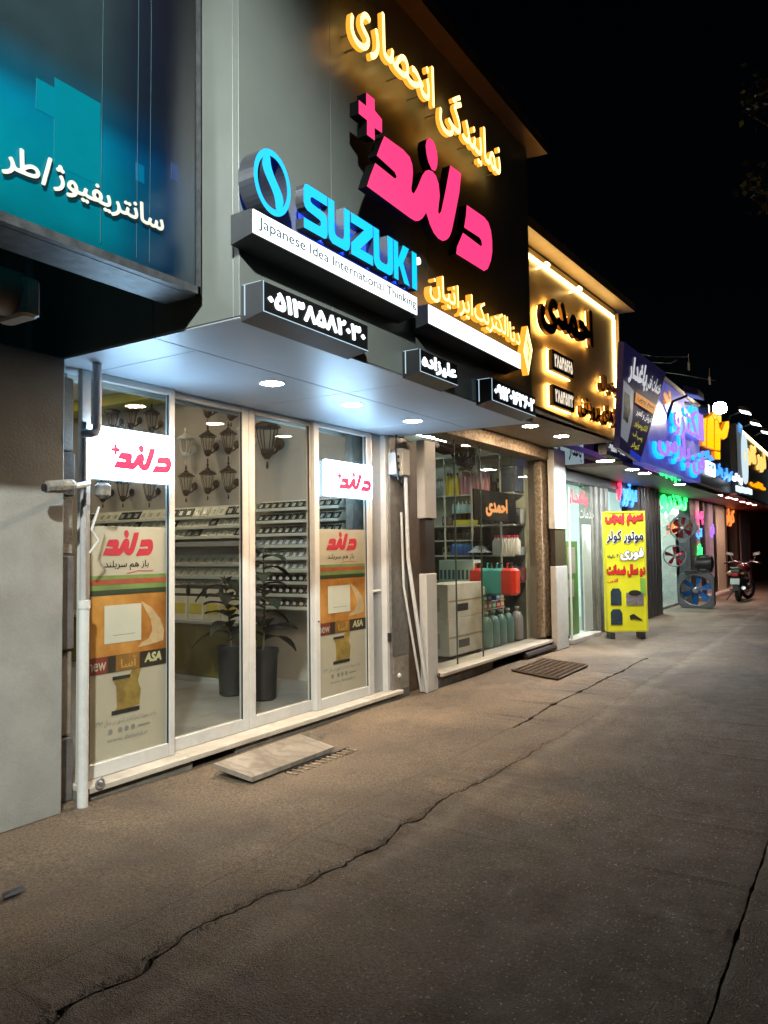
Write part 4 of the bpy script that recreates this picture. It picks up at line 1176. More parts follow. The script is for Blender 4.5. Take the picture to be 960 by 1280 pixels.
# sign board, turned slightly outward
SG = root('backlit_sign', 'amber backlit sign board with black Persian name and LED border', 'sign', (7.22, 3.275, 3.17), None, -math.radians(2.75))
SWD = 4.16; SHT = 1.85
b = B(); b.bbox(0, SWD, 0, .10, 0, SHT + .10, .006); b.obj('board', mat('bronze_board', (.50, .38, .23), .45, .1, .06, 2), SG, local=True)
b = B(); b.hexa([(-.1, -.22, SHT + .12), (SWD + .25, -.22, SHT + .12), (SWD + .25, .3, SHT + .15), (-.1, .3, SHT + .15), (-.1, -.22, SHT + .24), (SWD + .25, -.22, SHT + .24), (SWD + .25, .3, SHT + .28), (-.1, .3, SHT + .28)])
b.obj('top_visor', mat('tan_trim', (.42, .31, .19), .45, .1, .1), SG, local=True)
WARM = glow('warm_led_strip', (1.0, .66, .22), 9.0)
WARMB = glow('warm_backlight', (1.0, .52, .12), 14.0)
b = B(); b.box(-.02, SWD - .13, -.03, -.004, SHT - .05, SHT - .005); b.obj('led_strip', WARM, SG, local=True)
b = B(); b.box(SWD - .16, SWD - .11, -.03, -.004, .06, SHT - .06); b.obj('led_strip', WARM, SG, local=True)
b = B(); b.box(SWD - .02, SWD + .03, -.05, .09, 0, SHT + .06); b.obj('edge_trim', mat('tan_trim'), SG, local=True)
def halo_word(s, u0, u1, v0, v1, bold=.04, rows=26, gap=.06, fm=BLACK):
    x0, x1 = u0 * SWD, u1 * SWD; z0, z1 = v0 * SHT, v1 * SHT
    letters('word', s, x0, x1, z0, z1, -gap - .05, .05, [fm, mat('amber_letter_side', (.25, .13, .03), .4, .4)], SG, bold, rows, local=True)
    letters('halo_light', s, x0 + .015, x1 - .015, z0 + .012, z1 - .012, -gap + .012, .004, [WARMB], SG, max(.0, bold - .02), rows, local=True)
halo_word('احمدی', .27, .69, .52, .87, .055, 30)
halo_word('یخچال', .745, .935, .30, .44, .03)
halo_word('گازهای برودتی', .56, .945, .06, .24, .03)
for v0, tx in ((.30, '۲۸۵۴۵۶۶۵'), (.07, '۲۸۵۴۵۱۲۲')):
    b = B(); b.bbox(.355 * SWD, .515 * SWD, -.10, -.04, v0 * SHT, (v0 + .135) * SHT, .004); npl = b.obj('number_plate', mat('dark_brown_plate', (.04, .02, .012), .4), SG, local=True)
    b = B(); b.box(.348 * SWD, .522 * SWD, -.036, -.028, (v0 - .008) * SHT, (v0 + .143) * SHT); b.obj('plate_backlight', WARMB, SG, local=True)
    letters('digits', tx, .367 * SWD, .505 * SWD, (v0 + .025) * SHT, (v0 + .11) * SHT, -.104, .002, [glow('cream_digits', (1, .85, .65), 1.0, False)], npl, .035, 18, local=True)
for u in (.30, .55):
    b = B(); b.tube([(u * SWD, -.01, SHT - .12), (u * SWD, -.14, SHT - .10)], .012, 6); b.lathe([(.03, -.03), (.03, .03)], (u * SWD, -.15, SHT - .10), 8, axis='x'); b.obj('spot_fitting', WARM, SG, local=True)
b = B(); b.box(7.25, 11.45, 3.12, 4.28, 3.17, 3.21)
t2s = b.obj('soffit', mat('tan_soffit', (.30, .25, .20), .6), t2)
downlight(9.23, 3.62, 3.168, 'round downlight below the amber sign, left of two', r=.10)
downlight(10.36, 3.60, 3.168, 'round downlight below the amber sign, right of two', r=.10)

# ---------------------------------------------------------------- tool shop interior
r2 = root('tool_shop_interior', 'pale store room with loaded shelves behind the brown framed window', 'interior', (9.6, 6, .1))
X2 = 11.45
PALEG = mat('pale_green_wall', (.45, .49, .42), .8, 0, .05)
b = B(); b.box(X2, X2 + .12, 4.6, 8.0, 0, 3.3); b.obj('right_wall', PALEG, r2)
b = B(); b.box(7.7, X2, 8.0, 8.1, 0, 3.3); b.obj('back_wall', PALEG, r2)
b = B(); b.box(7.6, 7.7, 4.6, 8.0, 0, 3.3); b.obj('left_wall', PALEG, r2)
b = B(); b.box(7.7, X2, 4.4, 8.0, 3.3, 3.4); b.obj('ceiling', WHITEP, r2)
b = B(); b.box(7.7, X2, 4.62, 8.0, -.02, .10); b.obj('floor', FLOORT, r2)
I2 = glow('cool_tube', (.86, 1.0, .92), 58)
for y in (5.4, 6.7):
    t = root('tube_light', ('front' if y < 6 else 'rear') + ' fluorescent tube on the tool shop ceiling', 'lamp', (9.6, y, 3.28), 'tube lights inside the tool shop')
    b = B(); b.box(8.9, 10.3, y - .04, y + .04, 3.27, 3.298); b.obj('housing', WHITEP, t)
    b = B(); b.tube([(8.92, y, 3.25), (10.28, y, 3.25)], .018, 8); b.obj('tube', I2, t)
# shelving on the right wall, seen through the window
XS = 10.98
def zrow(py): return fx(600, py, XS)[2]
def ycol(px): return fx(px, 650, XS)[1]
SHELFM = mat('white_shelf', (.34, .36, .32), .45)
shv = root('shelving', 'white steel shelving full of bottles and tools in the tool shop', 'shelving', (XS + .2, 5.4, .1))
rowsz = [zrow(617), zrow(656), zrow(694), zrow(727)]
y0s, y1s = 4.62, 7.0
for z in rowsz + [zrow(568)]:
    b = B(); b.box(XS, X2 - .005, y0s, y1s, z - .022, z); b.obj('shelf_board', SHELFM, shv)
b = B(); b.box(XS, X2 - .005, ycol(590), y1s, rowsz[2] + .228, rowsz[2] + .248); b.obj('shelf_board', SHELFM, shv)
for px in (556, 590, 626):
    b = B(); b.box(XS - .006, XS + .02, ycol(px) - .012, ycol(px) + .012, .12, zrow(568) - .024); b.obj('upright', SHELFM, shv)
b = B(); b.box(X2 - .03, X2 - .01, y0s, y1s, .12, rowsz[1] - .03); b.obj('back_panel', mat('dark_back_panel', (.09, .095, .085), .7), shv)

def bottle(r, x, y, z, h, rad, m, mc):
    b = B(); b.lathe([(rad * .9, 0), (rad, .01), (rad, h * .68), (rad * .5, h * .82), (rad * .32, h * .86), (rad * .32, h * .9)], (x, y, z), 10); o = b.obj('body', m, r, True)
    b = B(); b.lathe([(rad * .36, h * .9), (rad * .36, h), (rad * .2, h * 1.02)], (x, y, z), 8); b.obj('cap', mc, r)
PKB = mat('pink_liquid', (.45, .20, .26), .3); WHB = mat('white_plastic', (.55, .56, .55), .4); YLB = mat('yellow_plastic', (.55, .42, .02), .4); BLB = mat('blue_plastic', (.03, .13, .40), .4); RDB = mat('red_plastic', (.48, .035, .02), .4); TLB = mat('teal_plastic', (.05, .30, .30), .4)
def protos(name, label, cat, group, h, rad, m, mc):
    r = root(name, label, cat, (0, 0, 0), group)
    bottle(r, 0, 0, 0, h, rad, m, mc)
    return r
ORD = ['first', 'second', 'third', 'fourth', 'fifth', 'sixth', 'seventh', 'eighth', 'ninth', 'tenth', 'eleventh', 'twelfth']
def scatter(proto, places, where=None):
    base = proto['label']
    for i, p in enumerate(places):
        lab = ORD[i % 12] + ' ' + base + ' from left'
        if where: lab = ORD[where[i][1]] + ' ' + where[i][0] + ' from left'
        if i == 0: proto.location = p; proto['label'] = lab
        else: copy_tree(proto, p, lab)
def rowof(px0, px1, n, z, x): return [(x, ycol(px0 + (px1 - px0) * (k + .5) / n), z) for k in range(n)]
scatter(protos('spray_bottle', 'pink and clear bottle on the top tool shop shelf', 'bottle', 'pink bottles on the top shelf', .40, .045, PKB, WHB), rowof(573, 609, 7, rowsz[0], XS + .10))
scatter(protos('oil_bottle', 'yellow black capped bottle on the top tool shop shelf', 'bottle', 'yellow bottles on the top shelf', .36, .045, YLB, PLBLACK), rowof(555, 571, 4, rowsz[0], XS + .10))
scatter(protos('grey_can', 'grey can at the left end of the top shelf', 'can', 'grey cans on the top shelf', .33, .05, mat('grey_can', (.22, .23, .23), .4, .5), WHB), rowof(543, 553, 3, rowsz[0], XS + .10))
scatter(protos('blue_tin', 'pale blue jar on the second shelf of the tool shop', 'jar', 'pale blue jars on the second shelf', .19, .05, mat('pale_blue_jar', (.25, .42, .48), .35), WHB), rowof(563, 592, 6, rowsz[1] + .20, XS + .09))
scatter(protos('blue_can', 'blue can on the third shelf of the tool shop', 'can', 'blue cans on the third shelf', .22, .055, BLB, PLBLACK), rowof(563, 589, 6, rowsz[2] + .002, XS + .06))
scatter(protos('red_capped_bottle', 'pale red capped bottle on the third tool shop shelf', 'bottle', 'red capped bottles', .30, .05, WHB, mat('hot_red_cap', (.65, .03, .08), .4)), rowof(614, 645, 9, rowsz[2] + .002, XS + .09))
scatter(protos('black_part', 'small black compressor part on a tool shop shelf', 'machine part', 'black parts on the shelves', .16, .05, PLBLACK, DARK), rowof(545, 590, 8, rowsz[2] + .25, XS + .10) + rowof(604, 645, 8, rowsz[1] + .02, XS + .12) + rowof(596, 618, 5, rowsz[3] + .02, XS + .1) + rowof(594, 645, 9, rowsz[2] + .01, XS + .12),
        [('black part on the half shelf above the blue cans', i) for i in range(8)] + [('black part on the second shelf behind the hanging name sign', i) for i in range(8)] + [('black part on the fourth shelf left of the red caps', i) for i in range(5)] + [('black part on the third shelf under the name sign', i) for i in range(9)])
b = B(); b.bbox(XS + .04, XS + .22, ycol(590), ycol(565), rowsz[1] + .003, rowsz[1] + .09, .006); tag(b.obj('yellow_tray', mat('lime_plastic', (.42, .42, .03), .4)), 'low yellow tray on the second shelf of the tool shop', 'tray')
b = B(); b.bbox(XS + .05, XS + .35, ycol(645), ycol(624), rowsz[0] + .003, rowsz[0] + .42, .02); tag(b.obj('machine_case', mat('navy_case', (.03, .045, .07), .3, 0, .2)), 'dark navy machine case at the right of the top shelf', 'case')
# black name sign hung in the window
q0 = fy(600, 614, 4.5); q1 = fy(642, 650, 4.5)
ns = root('name_sign', 'black hanging sign with orange Persian name inside the tool shop window', 'sign', (q0[0], 4.5, q1[2]))
xa, xb = fy(593, 630, 4.5)[0], fy(645, 630, 4.5)[0]; zt_, zb2 = fy(618, 614, 4.5)[2], fy(618, 651, 4.5)[2]
b = B(); b.bbox(xa, xb, 4.5, 4.53, zb2, zt_, .004); b.obj('board', mat('matt_black_board', (.006, .006, .006), .9, 0, .1, spec=.05), ns)
letters('word', 'احمدی', fy(607, 630, 4.5)[0], fy(634, 630, 4.5)[0], zb2 + .06, zt_ - .10, 4.495, .004, [glow('orange_led', (1.0, .33, .03), 1.0, False)], ns, .05, 24)
b = B(); b.tube([(xa + .1, 4.515, zt_), (xa + .1, 4.515, 3.0)], .003, 4); b.tube([(xb - .1, 4.515, zt_), (xb - .1, 4.515, 3.0)], .003, 4); b.obj('hanging_wire', DARK, ns)
# coiled hoses hanging under the window head
for k, (px, py, rr, lab) in enumerate(((575, 548, .20, 'dark bundle of hoses hanging high in the tool shop window'), (556, 560, .16, 'brown bundle of pipe insulation hanging at the left of the tool shop window'), (583, 565, .14, 'small dark hose coil hanging beside the larger bundle'))):
    q = fy(px, py, 5.4)
    b = B()
    for j in range(9):
        a_ = random.uniform(-.5, .5); c_ = random.uniform(-.15, .15)
        if k == 1:
            b.tube([(q[0] - .5, 5.4 + c_, q[2] + .08 * a_), (q[0], 5.4 + c_, q[2] + .16 * a_ - .02), (q[0] + .45, 5.4 + c_, q[2] + .1 * a_ + .03)], .035, 6)
        else:
            b.tube([(q[0] + a_ * .3, 5.4 + c_, q[2] + .28), (q[0] + a_ * .5, 5.4 + c_, q[2] - rr * 1.4), (q[0] + a_ * .2, 5.4 - c_, q[2] - rr * 2.0)], .03, 6)
    tag(b.obj('hose_bundle', mat('brown_hose', (.09, .045, .03), .7, 0, .3) if k == 1 else PLBLACK, smooth=True), lab, 'hose bundle')
b = B(); q = fy(583, 592, 5.4); b.box(q[0] - .2, q[0] + .25, 5.38, 5.41, q[2] - .05, q[2] + .02); tag(b.obj('price_card', mat('tan_card', (.45, .32, .20), .7)), 'tan card hanging below the hoses in the tool shop window', 'card')
# jugs on a black cabinet
cab = root('low_cabinet', 'black low cabinet carrying red and teal gas cylinders in the tool shop', 'cabinet', (10.5, 5.0, .1))
ZC = fx(612, 744, 10.25)[2]
KL = mat('black_laminate', (.02, .03, .03), .3)
b = B(); b.bbox(10.12, 10.92, 4.80, 5.75, ZC - .05, ZC, .006); b.obj('top', KL, cab)
b = B(); b.box(10.16, 10.90, 4.82, 5.73, .11, ZC - .052); b.obj('body', KL, cab)
for k in range(3):
    b = B(); b.bbox(10.14, 10.158, 4.84 + k * .30, 5.12 + k * .30, .16, ZC - .08, .004); b.obj('door', mat('black_door', (.03, .04, .04), .25), cab)
def jug(x, y, z, m, label, s=1.0):
    r = root('gas_cylinder', label, 'gas cylinder', (x, y, z), 'gas cylinders in the tool shop')
    b = B(); b.bbox(x - .13 * s, x + .13 * s, y - .13 * s, y + .13 * s, z, z + .40 * s, .05 * s); b.obj('body', m, r)
    b = B(); b.lathe([(.035, 0), (.035, .05), (.05, .06), (.05, .08)], (x, y, z + .40 * s), 10); b.obj('valve', DARK, r)
    b = B(); b.tube([(x - .08 * s, y, z + .40 * s), (x - .08 * s, y, z + .47 * s), (x + .08 * s, y, z + .47 * s), (x + .08 * s, y, z + .40 * s)], .012, 6); b.obj('handle', m, r, True)
    return r
for px, m, lab in ((598, RDB, 'red gas cylinder at the left on the black cabinet'), (612, TLB, 'teal gas cylinder beside the left red one on the cabinet'), (624, TLB, 'second teal gas cylinder in the middle of the cabinet'), (637, RDB, 'red gas cylinder at the right on the black cabinet')):
    q = fx(px, 720, 10.32); jug(10.32, q[1], ZC + .001, m, lab, .98)
TK = mat('dull_teal_tank', (.10, .20, .18), .4)
for k, px in enumerate((608, 617, 626, 635, 647, 658)):
    q = fy(px, 800, 4.70)
    r = root('tank', ['first', 'second', 'third', 'fourth'][k] + ' pale teal gas tank from the cartons, behind the window glass' if k < 4 else ['left', 'right'][k - 4] + ' of two grey gas tanks at the right behind the glass', 'gas cylinder', (q[0], 4.70, .17), 'gas tanks along the window floor')
    b = B(); b.lathe([(.088, 0), (.095, .02), (.095, .34), (.062, .42), (.025, .44), (.025, .48)], (q[0], 4.70, .17), 12); b.obj('body', TK if k < 4 else mat('grey_tank', (.20, .20, .19), .4), r, True)
    b = B(); b.lathe([(.035, .0), (.035, .03)], (q[0], 4.70, .652), 10); b.obj('collar', mat('dull_collar', (.35, .38, .36), .4), r)
# small boxed spares piled in the window, on the cabinet and along its front
PILE = [('red', (.40, .03, .03)), ('blue', (.04, .10, .34)), ('white', (.50, .50, .46)), ('green', (.06, .22, .09)), ('orange', (.45, .17, .03)), ('black', (.02, .02, .02)), ('tan', (.30, .22, .13))]
rp_ = random.Random(11)
for row_ in range(3):
    for k in range(6):
        cn, cc_ = PILE[rp_.randrange(7)]
        x0 = 9.98 + .15 * k; z0 = .70 + .0 * row_ + .118 * row_
        if rp_.random() < .12: continue
        r = root('spare_box', cn + ' spare part box, ' + ORD[k] + ' from the cartons in ' + ['lower', 'middle', 'upper'][row_] + ' row over the tanks', 'box', (x0 + .07, 4.78, z0), 'spare part boxes over the gas tanks')
        b = B(); b.bbox(x0 + .004, x0 + .146, 4.752, 4.796, z0, z0 + rp_.uniform(.085, .112), .003); b.obj('body', mat('spare_' + cn, cc_, .5, 0, .15), r)
        b = B(); b.box(x0 + .03, x0 + .12, 4.749, 4.7515, z0 + .03, z0 + .07); b.obj('printed_label', mat('spare_label', (.45, .44, .38), .5), r)
wr = root('wall_shelf', 'narrow three tier shelf holding spare part boxes over the gas tanks', 'shelf', (10.4, 4.78, .68))
for row_ in range(3):
    b = B(); b.box(9.97, 10.90, 4.745, 4.798, .690 + .118 * row_, .698 + .118 * row_); b.obj('board', SHELFM, wr)
# mixed stock filling the shelf cells
def stock(zrow_, px0, px1, n, hmin, hmax, pal, where, seed):
    rnd = random.Random(seed)
    for k in range(n):
        ya = ycol(px0 + (px1 - px0) * (k + .92) / n); yb = ycol(px0 + (px1 - px0) * (k + .06) / n)
        h = rnd.uniform(hmin, hmax); m, cn = pal[rnd.randrange(len(pal))]
        r = root('stock_box', ORD[k] + ' ' + cn + ' stock box ' + where + ' from left', 'box', (XS + .28, (ya + yb) / 2, zrow_), 'stock boxes on the tool shop shelves')
        b = B(); b.bbox(XS + .20, XS + .40, ya, yb, zrow_ + .002, zrow_ + h, .004); b.obj('body', m, r)
        b = B(); b.box(XS + .197, XS + .1995, ya + (yb - ya) * .15, ya + (yb - ya) * .8, zrow_ + h * .35, zrow_ + h * .75); b.obj('printed_label', pal[rnd.randrange(len(pal))][0], r)
PALS = [(KB, 'black'), (mat('navy_box', (.03, .05, .12), .5), 'navy'), (mat('grey_stock', (.18, .18, .17), .6), 'grey'), (mat('brown_stock', (.16, .10, .06), .7), 'brown'), (mat('cream_stock', (.42, .40, .33), .6), 'cream'), (mat('maroon_stock', (.16, .03, .03), .5), 'maroon')]
stock(rowsz[1], 545, 590, 7, .14, .34, PALS, 'on the second shelf', 1)
stock(rowsz[1], 592, 645, 9, .16, .36, PALS, 'on the second shelf behind the sign', 2)
stock(rowsz[2], 545, 590, 8, .10, .26, PALS, 'on the third shelf', 3)
stock(rowsz[2], 592, 645, 9, .10, .27, PALS, 'on the third shelf under the sign', 4)
stock(rowsz[3], 545, 590, 8, .12, .30, PALS, 'on the fourth shelf', 5)
stock(rowsz[3], 592, 645, 9, .12, .28, PALS, 'on the fourth shelf behind the caps', 6)
stock(rowsz[0], 610, 624, 3, .14, .30, PALS, 'on the top shelf beside the case', 7)
# cartons by the window
NAVY0 = mat('dark_teal_print', (.03, .09, .10), .5)
CART = mat('white_carton', (.42, .40, .35), .7, 0, .12, 6)
def bigbox(px0, px1, Y, z0, z1, dep, label):
    x0 = fy(px0, 760, Y)[0]; x1 = fy(px1, 760, Y)[0]
    r = root('shipping_carton', label, 'box', ((x0 + x1) / 2, Y, z0))
    b = B(); b.bbox(x0, x1, Y, Y + dep, z0, z1, .006); b.obj('body', CART, r)
    b = B(); b.box(x0 + .02, x1 - .02, Y - .003, Y, (z0 + z1) / 2 - .01, (z0 + z1) / 2 + .01); b.obj('tape', mat('brown_tape', (.25, .2, .13), .3), r)
    b = B(); b.box(x0 + (x1 - x0) * .25, x0 + (x1 - x0) * .55, Y - .003, Y, z0 + (z1 - z0) * .18, z0 + (z1 - z0) * .40); b.obj('print', BLACKP, r)
    b = B(); b.box(x0 - .003, x0, Y + dep * .3, Y + dep * .7, z0 + (z1 - z0) * .2, z0 + (z1 - z0) * .6); b.obj('side_print', GREYP, r)
    return r
bigbox(561, 605, 4.72, .17, .66, .45, 'lower white shipping carton in the left of the tool shop window')
bigbox(560, 604, 4.74, .665, 1.12, .42, 'upper white shipping carton wrapped on top of the lower one')
bigbox(549, 560, 4.90, .17, .75, .40, 'narrow white carton beside the post in the tool shop window')
za_, zb_3 = fx(565, 729, 10.2)[2], fx(565, 700, 10.2)[2]; ya_, yb_3 = fx(592, 715, 10.2)[1], fx(549, 715, 10.2)[1]
ym_ = (ya_ + yb_3) / 2
for k, (u, v) in enumerate(((ya_, ym_ - .01), (ym_ + .01, yb_3))):
    r = root('printed_box', ['right', 'left'][k] + ' white and teal printed box above the cartons in the tool shop', 'box', (10.2, (u + v) / 2, za_))
    b = B(); b.bbox(10.2, 10.5, u, v, za_ + .002, zb_3, .005); b.obj('body', mat('pale_teal_box', (.42, .52, .48), .5, 0, .1), r)
    for q_ in range(4):
        y_ = u + (v - u) * (q_ + .5) / 4
        b = B(); b.box(10.197, 10.1995, y_ - .02, y_ + .02, za_ + .06, za_ + .20); b.obj('print', NAVY0, r)
b = B(); b.bbox(10.18, 10.55, ya_ - .05, yb_3 + .05, .11, za_, .01); tag(b.obj('carton_pile', CART), 'white carton standing behind the front cartons in the tool shop', 'box')
b = B(); b.lathe([(.02, .10), (.08, .09), (.12, .04), (.19, .0), (.19, -.012)], (fy(600, 690, 5.2)[0], 5.2, fy(600, 690, 5.2)[2]), 18); tag(b.obj('white_hat', WHITEP, smooth=True), 'small white dome cap above the red cylinder', 'lamp shade')

# metal grate and marble slab on the pavement
gr = root('marble_slab', 'veined marble slab bridging the gutter before the glass doors', 'slab', (4.45, 3.85, 0))
def veined():
    m = mat('veined_marble', (.20, .172, .14), .30, 0, .25, 3.5, col2=(.32, .28, .235))
    nt = m.node_tree; p = nt.nodes['Principled BSDF']; src = p.inputs['Base Color'].links[0].from_socket
    tc = nt.nodes.new('ShaderNodeTexCoord')
    wv = nt.nodes.new('ShaderNodeTexWave'); wv.inputs['Scale'].default_value = 2.2; wv.inputs['Distortion'].default_value = 16; wv.inputs['Detail'].default_value = 4; wv.inputs['Detail Scale'].default_value = 1.6
    nt.links.new(tc.outputs['Object'], wv.inputs['Vector'])
    rp = nt.nodes.new('ShaderNodeValToRGB'); rp.color_ramp.elements[0].position = .55; rp.color_ramp.elements[1].position = .95; nt.links.new(wv.outputs['Fac'], rp.inputs[0])
    ml = nt.nodes.new('ShaderNodeMath'); ml.operation = 'MULTIPLY'; ml.inputs[1].default_value = .38; nt.links.new(rp.outputs[0], ml.inputs[0])
    mx = nt.nodes.new('ShaderNodeMixRGB'); nt.links.new(ml.outputs[0], mx.inputs[0]); nt.links.new(src, mx.inputs[1]); mx.inputs[2].default_value = (.13, .095, .07, 1)
    nt.links.new(mx.outputs[0], p.inputs['Base Color'])
    return m
b = B(); P = [(3.985, 3.64), (4.93, 3.63), (5.0, 4.04), (4.0, 4.02)]
b.hexa([(P[0][0], P[0][1], .012), (P[1][0], P[1][1], .012), (P[2][0], P[2][1], .05), (P[3][0], P[3][1], .05), (P[0][0], P[0][1], .045), (P[1][0], P[1][1], .045), (P[2][0], P[2][1], .083), (P[3][0], P[3][1], .083)])
b.obj('plate', veined(), gr)
dg_ = root('drain_grate', 'rusty iron bars of the drain grate under the marble slab', 'grate', (4.6, 3.8, 0))
b = B(); b.box(4.30, 5.08, 3.60, 3.612, -.003, .012); b.obj('frame', DARK, dg_)
for k in range(12):
    x = 4.30 + k * .068
    b = B(); b.box(x, x + .018, 3.50, 3.60, -.004, .008); b.obj('bar', RUSTW, dg_)
g2 = root('drain_grate', 'flat iron mesh grate set in the pavement before the tool shop', 'grate', (9.7, 3.6, 0))
G = [fz(640, 838, .01), fz(697, 849, .01), fz(734, 832, .01), fz(677, 824, .01)]
b = B(); b.add([(p[0], p[1], .008) for p in G], [(0, 1, 2, 3)]); b.obj('pit', mat('pit_dark', (.02, .016, .013), .9), g2)
GM = mat('grate_steel', (.12, .085, .06), .6, .5, .3)
def lerp(a, c, t): return a + (c - a) * t
for k in range(15):
    t = k / 14
    a = lerp(G[0], G[3], t); c = lerp(G[1], G[2], t)
    b = B(); b.tube([(a[0], a[1], .014), (c[0], c[1], .014)], .008 if k not in (0, 7, 14) else .016, 4); b.obj('bar', GM, g2)
for k in range(9):
    t = k / 8
    a = lerp(G[0], G[1], t); c = lerp(G[3], G[2], t)
    b = B(); b.tube([(a[0], a[1], .018), (c[0], c[1], .018)], .007 if k not in (0, 8) else .015, 4); b.obj('cross_bar', GM, g2)
b = B(); q = fz(15, 1118, 0); b.add([(q[0] - .06, q[1] - .02, .006), (q[0] + .05, q[1] - .03, .007), (q[0] + .07, q[1] + .03, .012), (q[0] - .03, q[1] + .035, .006), (q[0], q[1], .015)], [(0, 1, 4), (1, 2, 4), (2, 3, 4), (3, 0, 4)])
tag(b.obj('metal_scrap', DARK), 'small dark scrap lying on the asphalt at the left edge', 'scrap')

# ================================================================== THIRD SHOP (white doorway)
s3b = root('motor_repair_shop', 'narrow shop with white lit doorway and ribbed shutter piers', 'building', (13, 4.4, 0))
YC = 4.2
xa, xb = 12.38, fy(745, 720, YC)[0]
b = B(); b.box(12.3, 19.0, YC + .35, YC + .5, 2.95, 4.9); b.obj('wall', CONC, s3b)
MINT = mat('mint_white_wall', (.62, .72, .68), .6, 0, .04)
b = B(); b.box(12.2, 12.3, YC + .1, 7.5, 0, 3.3); b.box(16.6, 16.7, YC + .3, 7.5, 0, 3.3); b.box(12.3, 16.6, 7.5, 7.6, 0, 3.3); b.obj('interior_wall', MINT, s3b)
b = B(); b.box(12.3, 16.6, YC + .1, 7.5, 3.3, 3.4); b.obj('ceiling', WHITEP, s3b)
b = B(); b.box(12.3, 16.6, YC + .1, 7.5, -.02, .06); b.obj('floor', FLOORT, s3b)
b = B(); b.box(12.35, xb, YC + .06, YC + .07, .1, 2.75); b.obj('door_glass', GLASS, s3b)
b = B(); b.bbox(xb - .45, xb, YC + .075, YC + .10, .1, 2.0, .004); b.obj('white_door_panel', WHITEP, s3b)
b = B(); b.bbox(12.40, 13.05, YC + .10, YC + .12, .1, 1.7, .004); b.obj('green_poster', mat('leaf_green_print', (.12, .26, .05), .5, 0, .3, 3), s3b)
b = B(); b.bbox(12.52, 12.9, YC + .09, YC + .10, 1.15, 1.6, .004); b.obj('white_notice', PAPER, s3b)
b = B(); b.bbox(12.50, 12.8, YC + .09, YC + .10, .75, 1.05, .004); b.obj('white_notice', PAPER, s3b)
b = B(); b.tube([(12.36, YC, 0), (12.36, YC, 2.6)], .02, 8); b.obj('door_conduit', CONDUIT, s3b, True)
b = B(); b.bbox(12.3, 15.0, YC + .04, YC + .3, 2.72, 2.98, .01); b.obj('shutter_box', DARK, s3b)
for k in range(7):
    x0 = xb + .02 + k * .165
    b = B(); b.bbox(x0, x0 + .15, YC + (.02 if k % 2 else .07), YC + .3, 0, 2.72, .02); b.obj('shutter_rib', mat('grey_shutter', (.20, .20, .18), .5, .3, .25, 5, dirt=.4), s3b)
b = B(); b.bbox(12.3, xb + .1, YC - .05, YC + .3, .0, .07, .01); b.obj('door_step', MARBLE, s3b)
C3 = glow('cool_white_lens', (.82, 1.0, .96), 700)
downlight(13.3, 5.3, 3.3, 'round ceiling light inside the white doorway', C3, .14, 'ceiling lights inside the repair shop', 'ceiling_light')
downlight(14.6, 5.6, 3.3, 'farther round ceiling light behind the blue neon window', C3, .14, 'ceiling lights inside the repair shop', 'ceiling_light')
vl = root('window_lettering', 'black and red Persian lettering stuck on the white doorway glass', 'lettering', (13, YC, 2.2))
yv = YC + .052
letters('word', 'باغدار', fy(709, 620, yv)[0], fy(735, 630, yv)[0], fy(720, 634, yv)[2], fy(720, 612, yv)[2], yv, 0, [REDP], vl, .05, 20)
letters('word', 'سیم پیچی', fy(722, 590, yv)[0], fy(743, 600, yv)[0], fy(730, 612, yv)[2], fy(730, 585, yv)[2], yv, 0, [BLACKP], vl, .03, 20)
letters('word', 'خدمات', fy(724, 650, yv)[0], fy(743, 650, yv)[0], fy(730, 648, yv)[2], fy(730, 634, yv)[2], yv, 0, [GREYP], vl, .02, 16)
tp = root('upper_window', 'pale lit upper window with lettering above the white doorway', 'window', (12.6, YC, 3.0))
b = B(); b.box(11.95, 13.6, 4.32, 4.34, 3.0, 3.75); b.obj('pane', mat('lit_mint_glass', (.55, .70, .66), .4, emit=(.55, .75, .70), es=.35), tp)
letters('word', 'باغدار', 12.75, 13.45, 3.1, 3.55, 4.31, 0, [BLACKP], tp, .02, 18)

# yellow stand-up board
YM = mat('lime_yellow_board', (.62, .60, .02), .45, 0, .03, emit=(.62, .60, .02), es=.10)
ang = math.atan2(3.29 - 3.88, 13.65 - 13.28)
BW = .72; BH = 2.06
yb_ = root('pavement_board', 'lime yellow advertising board with red, black and white Persian lines on the pavement', 'sign board', (13.27, 3.895, .0), None, ang)
b = B(); b.bbox(0, BW, 0, .10, .14, .14 + BH, .006); b.obj('panel', YM, yb_, local=True)
b = B()
for x in (.0, BW - .025): b.box(x, x + .03, -.012, .012, .13, .14 + BH + .012)
b.box(.03, BW, -.012, .012, .13 + BH, .155 + BH); b.box(.03, BW - .025, -.012, .012, .12, .145)
b.obj('frame', mat('yellow_frame', (.50, .46, .03), .4), yb_, local=True)
for x in (.06, BW - .14):
    b = B(); b.bbox(x, x + .08, -.06, .22, 0, .12, .01); b.obj('foot', DARK, yb_, local=True)
YP = -.014
def bl_(s, u0, u1, v0, v1, m, bold=.04, halo=None, rows=22):
    x0, x1, z0, z1 = u0 * BW, u1 * BW, .14 + v0 * BH, .14 + v1 * BH
    if halo: letters('line_outline', s, x0 - .008, x1 + .008, z0 - .008, z1 + .008, YP, 0, [halo], yb_, bold + .05, rows, local=True)
    letters('line', s, x0, x1, z0, z1, YP - .004, .002, [m], yb_, bold, rows, local=True)
RED2 = mat('bright_red_print', (.55, .02, .02), .5); NAVYP = mat('navy_print', (.01, .015, .05), .5)
bl_('سیم پیچی', .04, .96, .885, .985, RED2, .05, mat('maroon_print', (.12, .0, .0), .5))
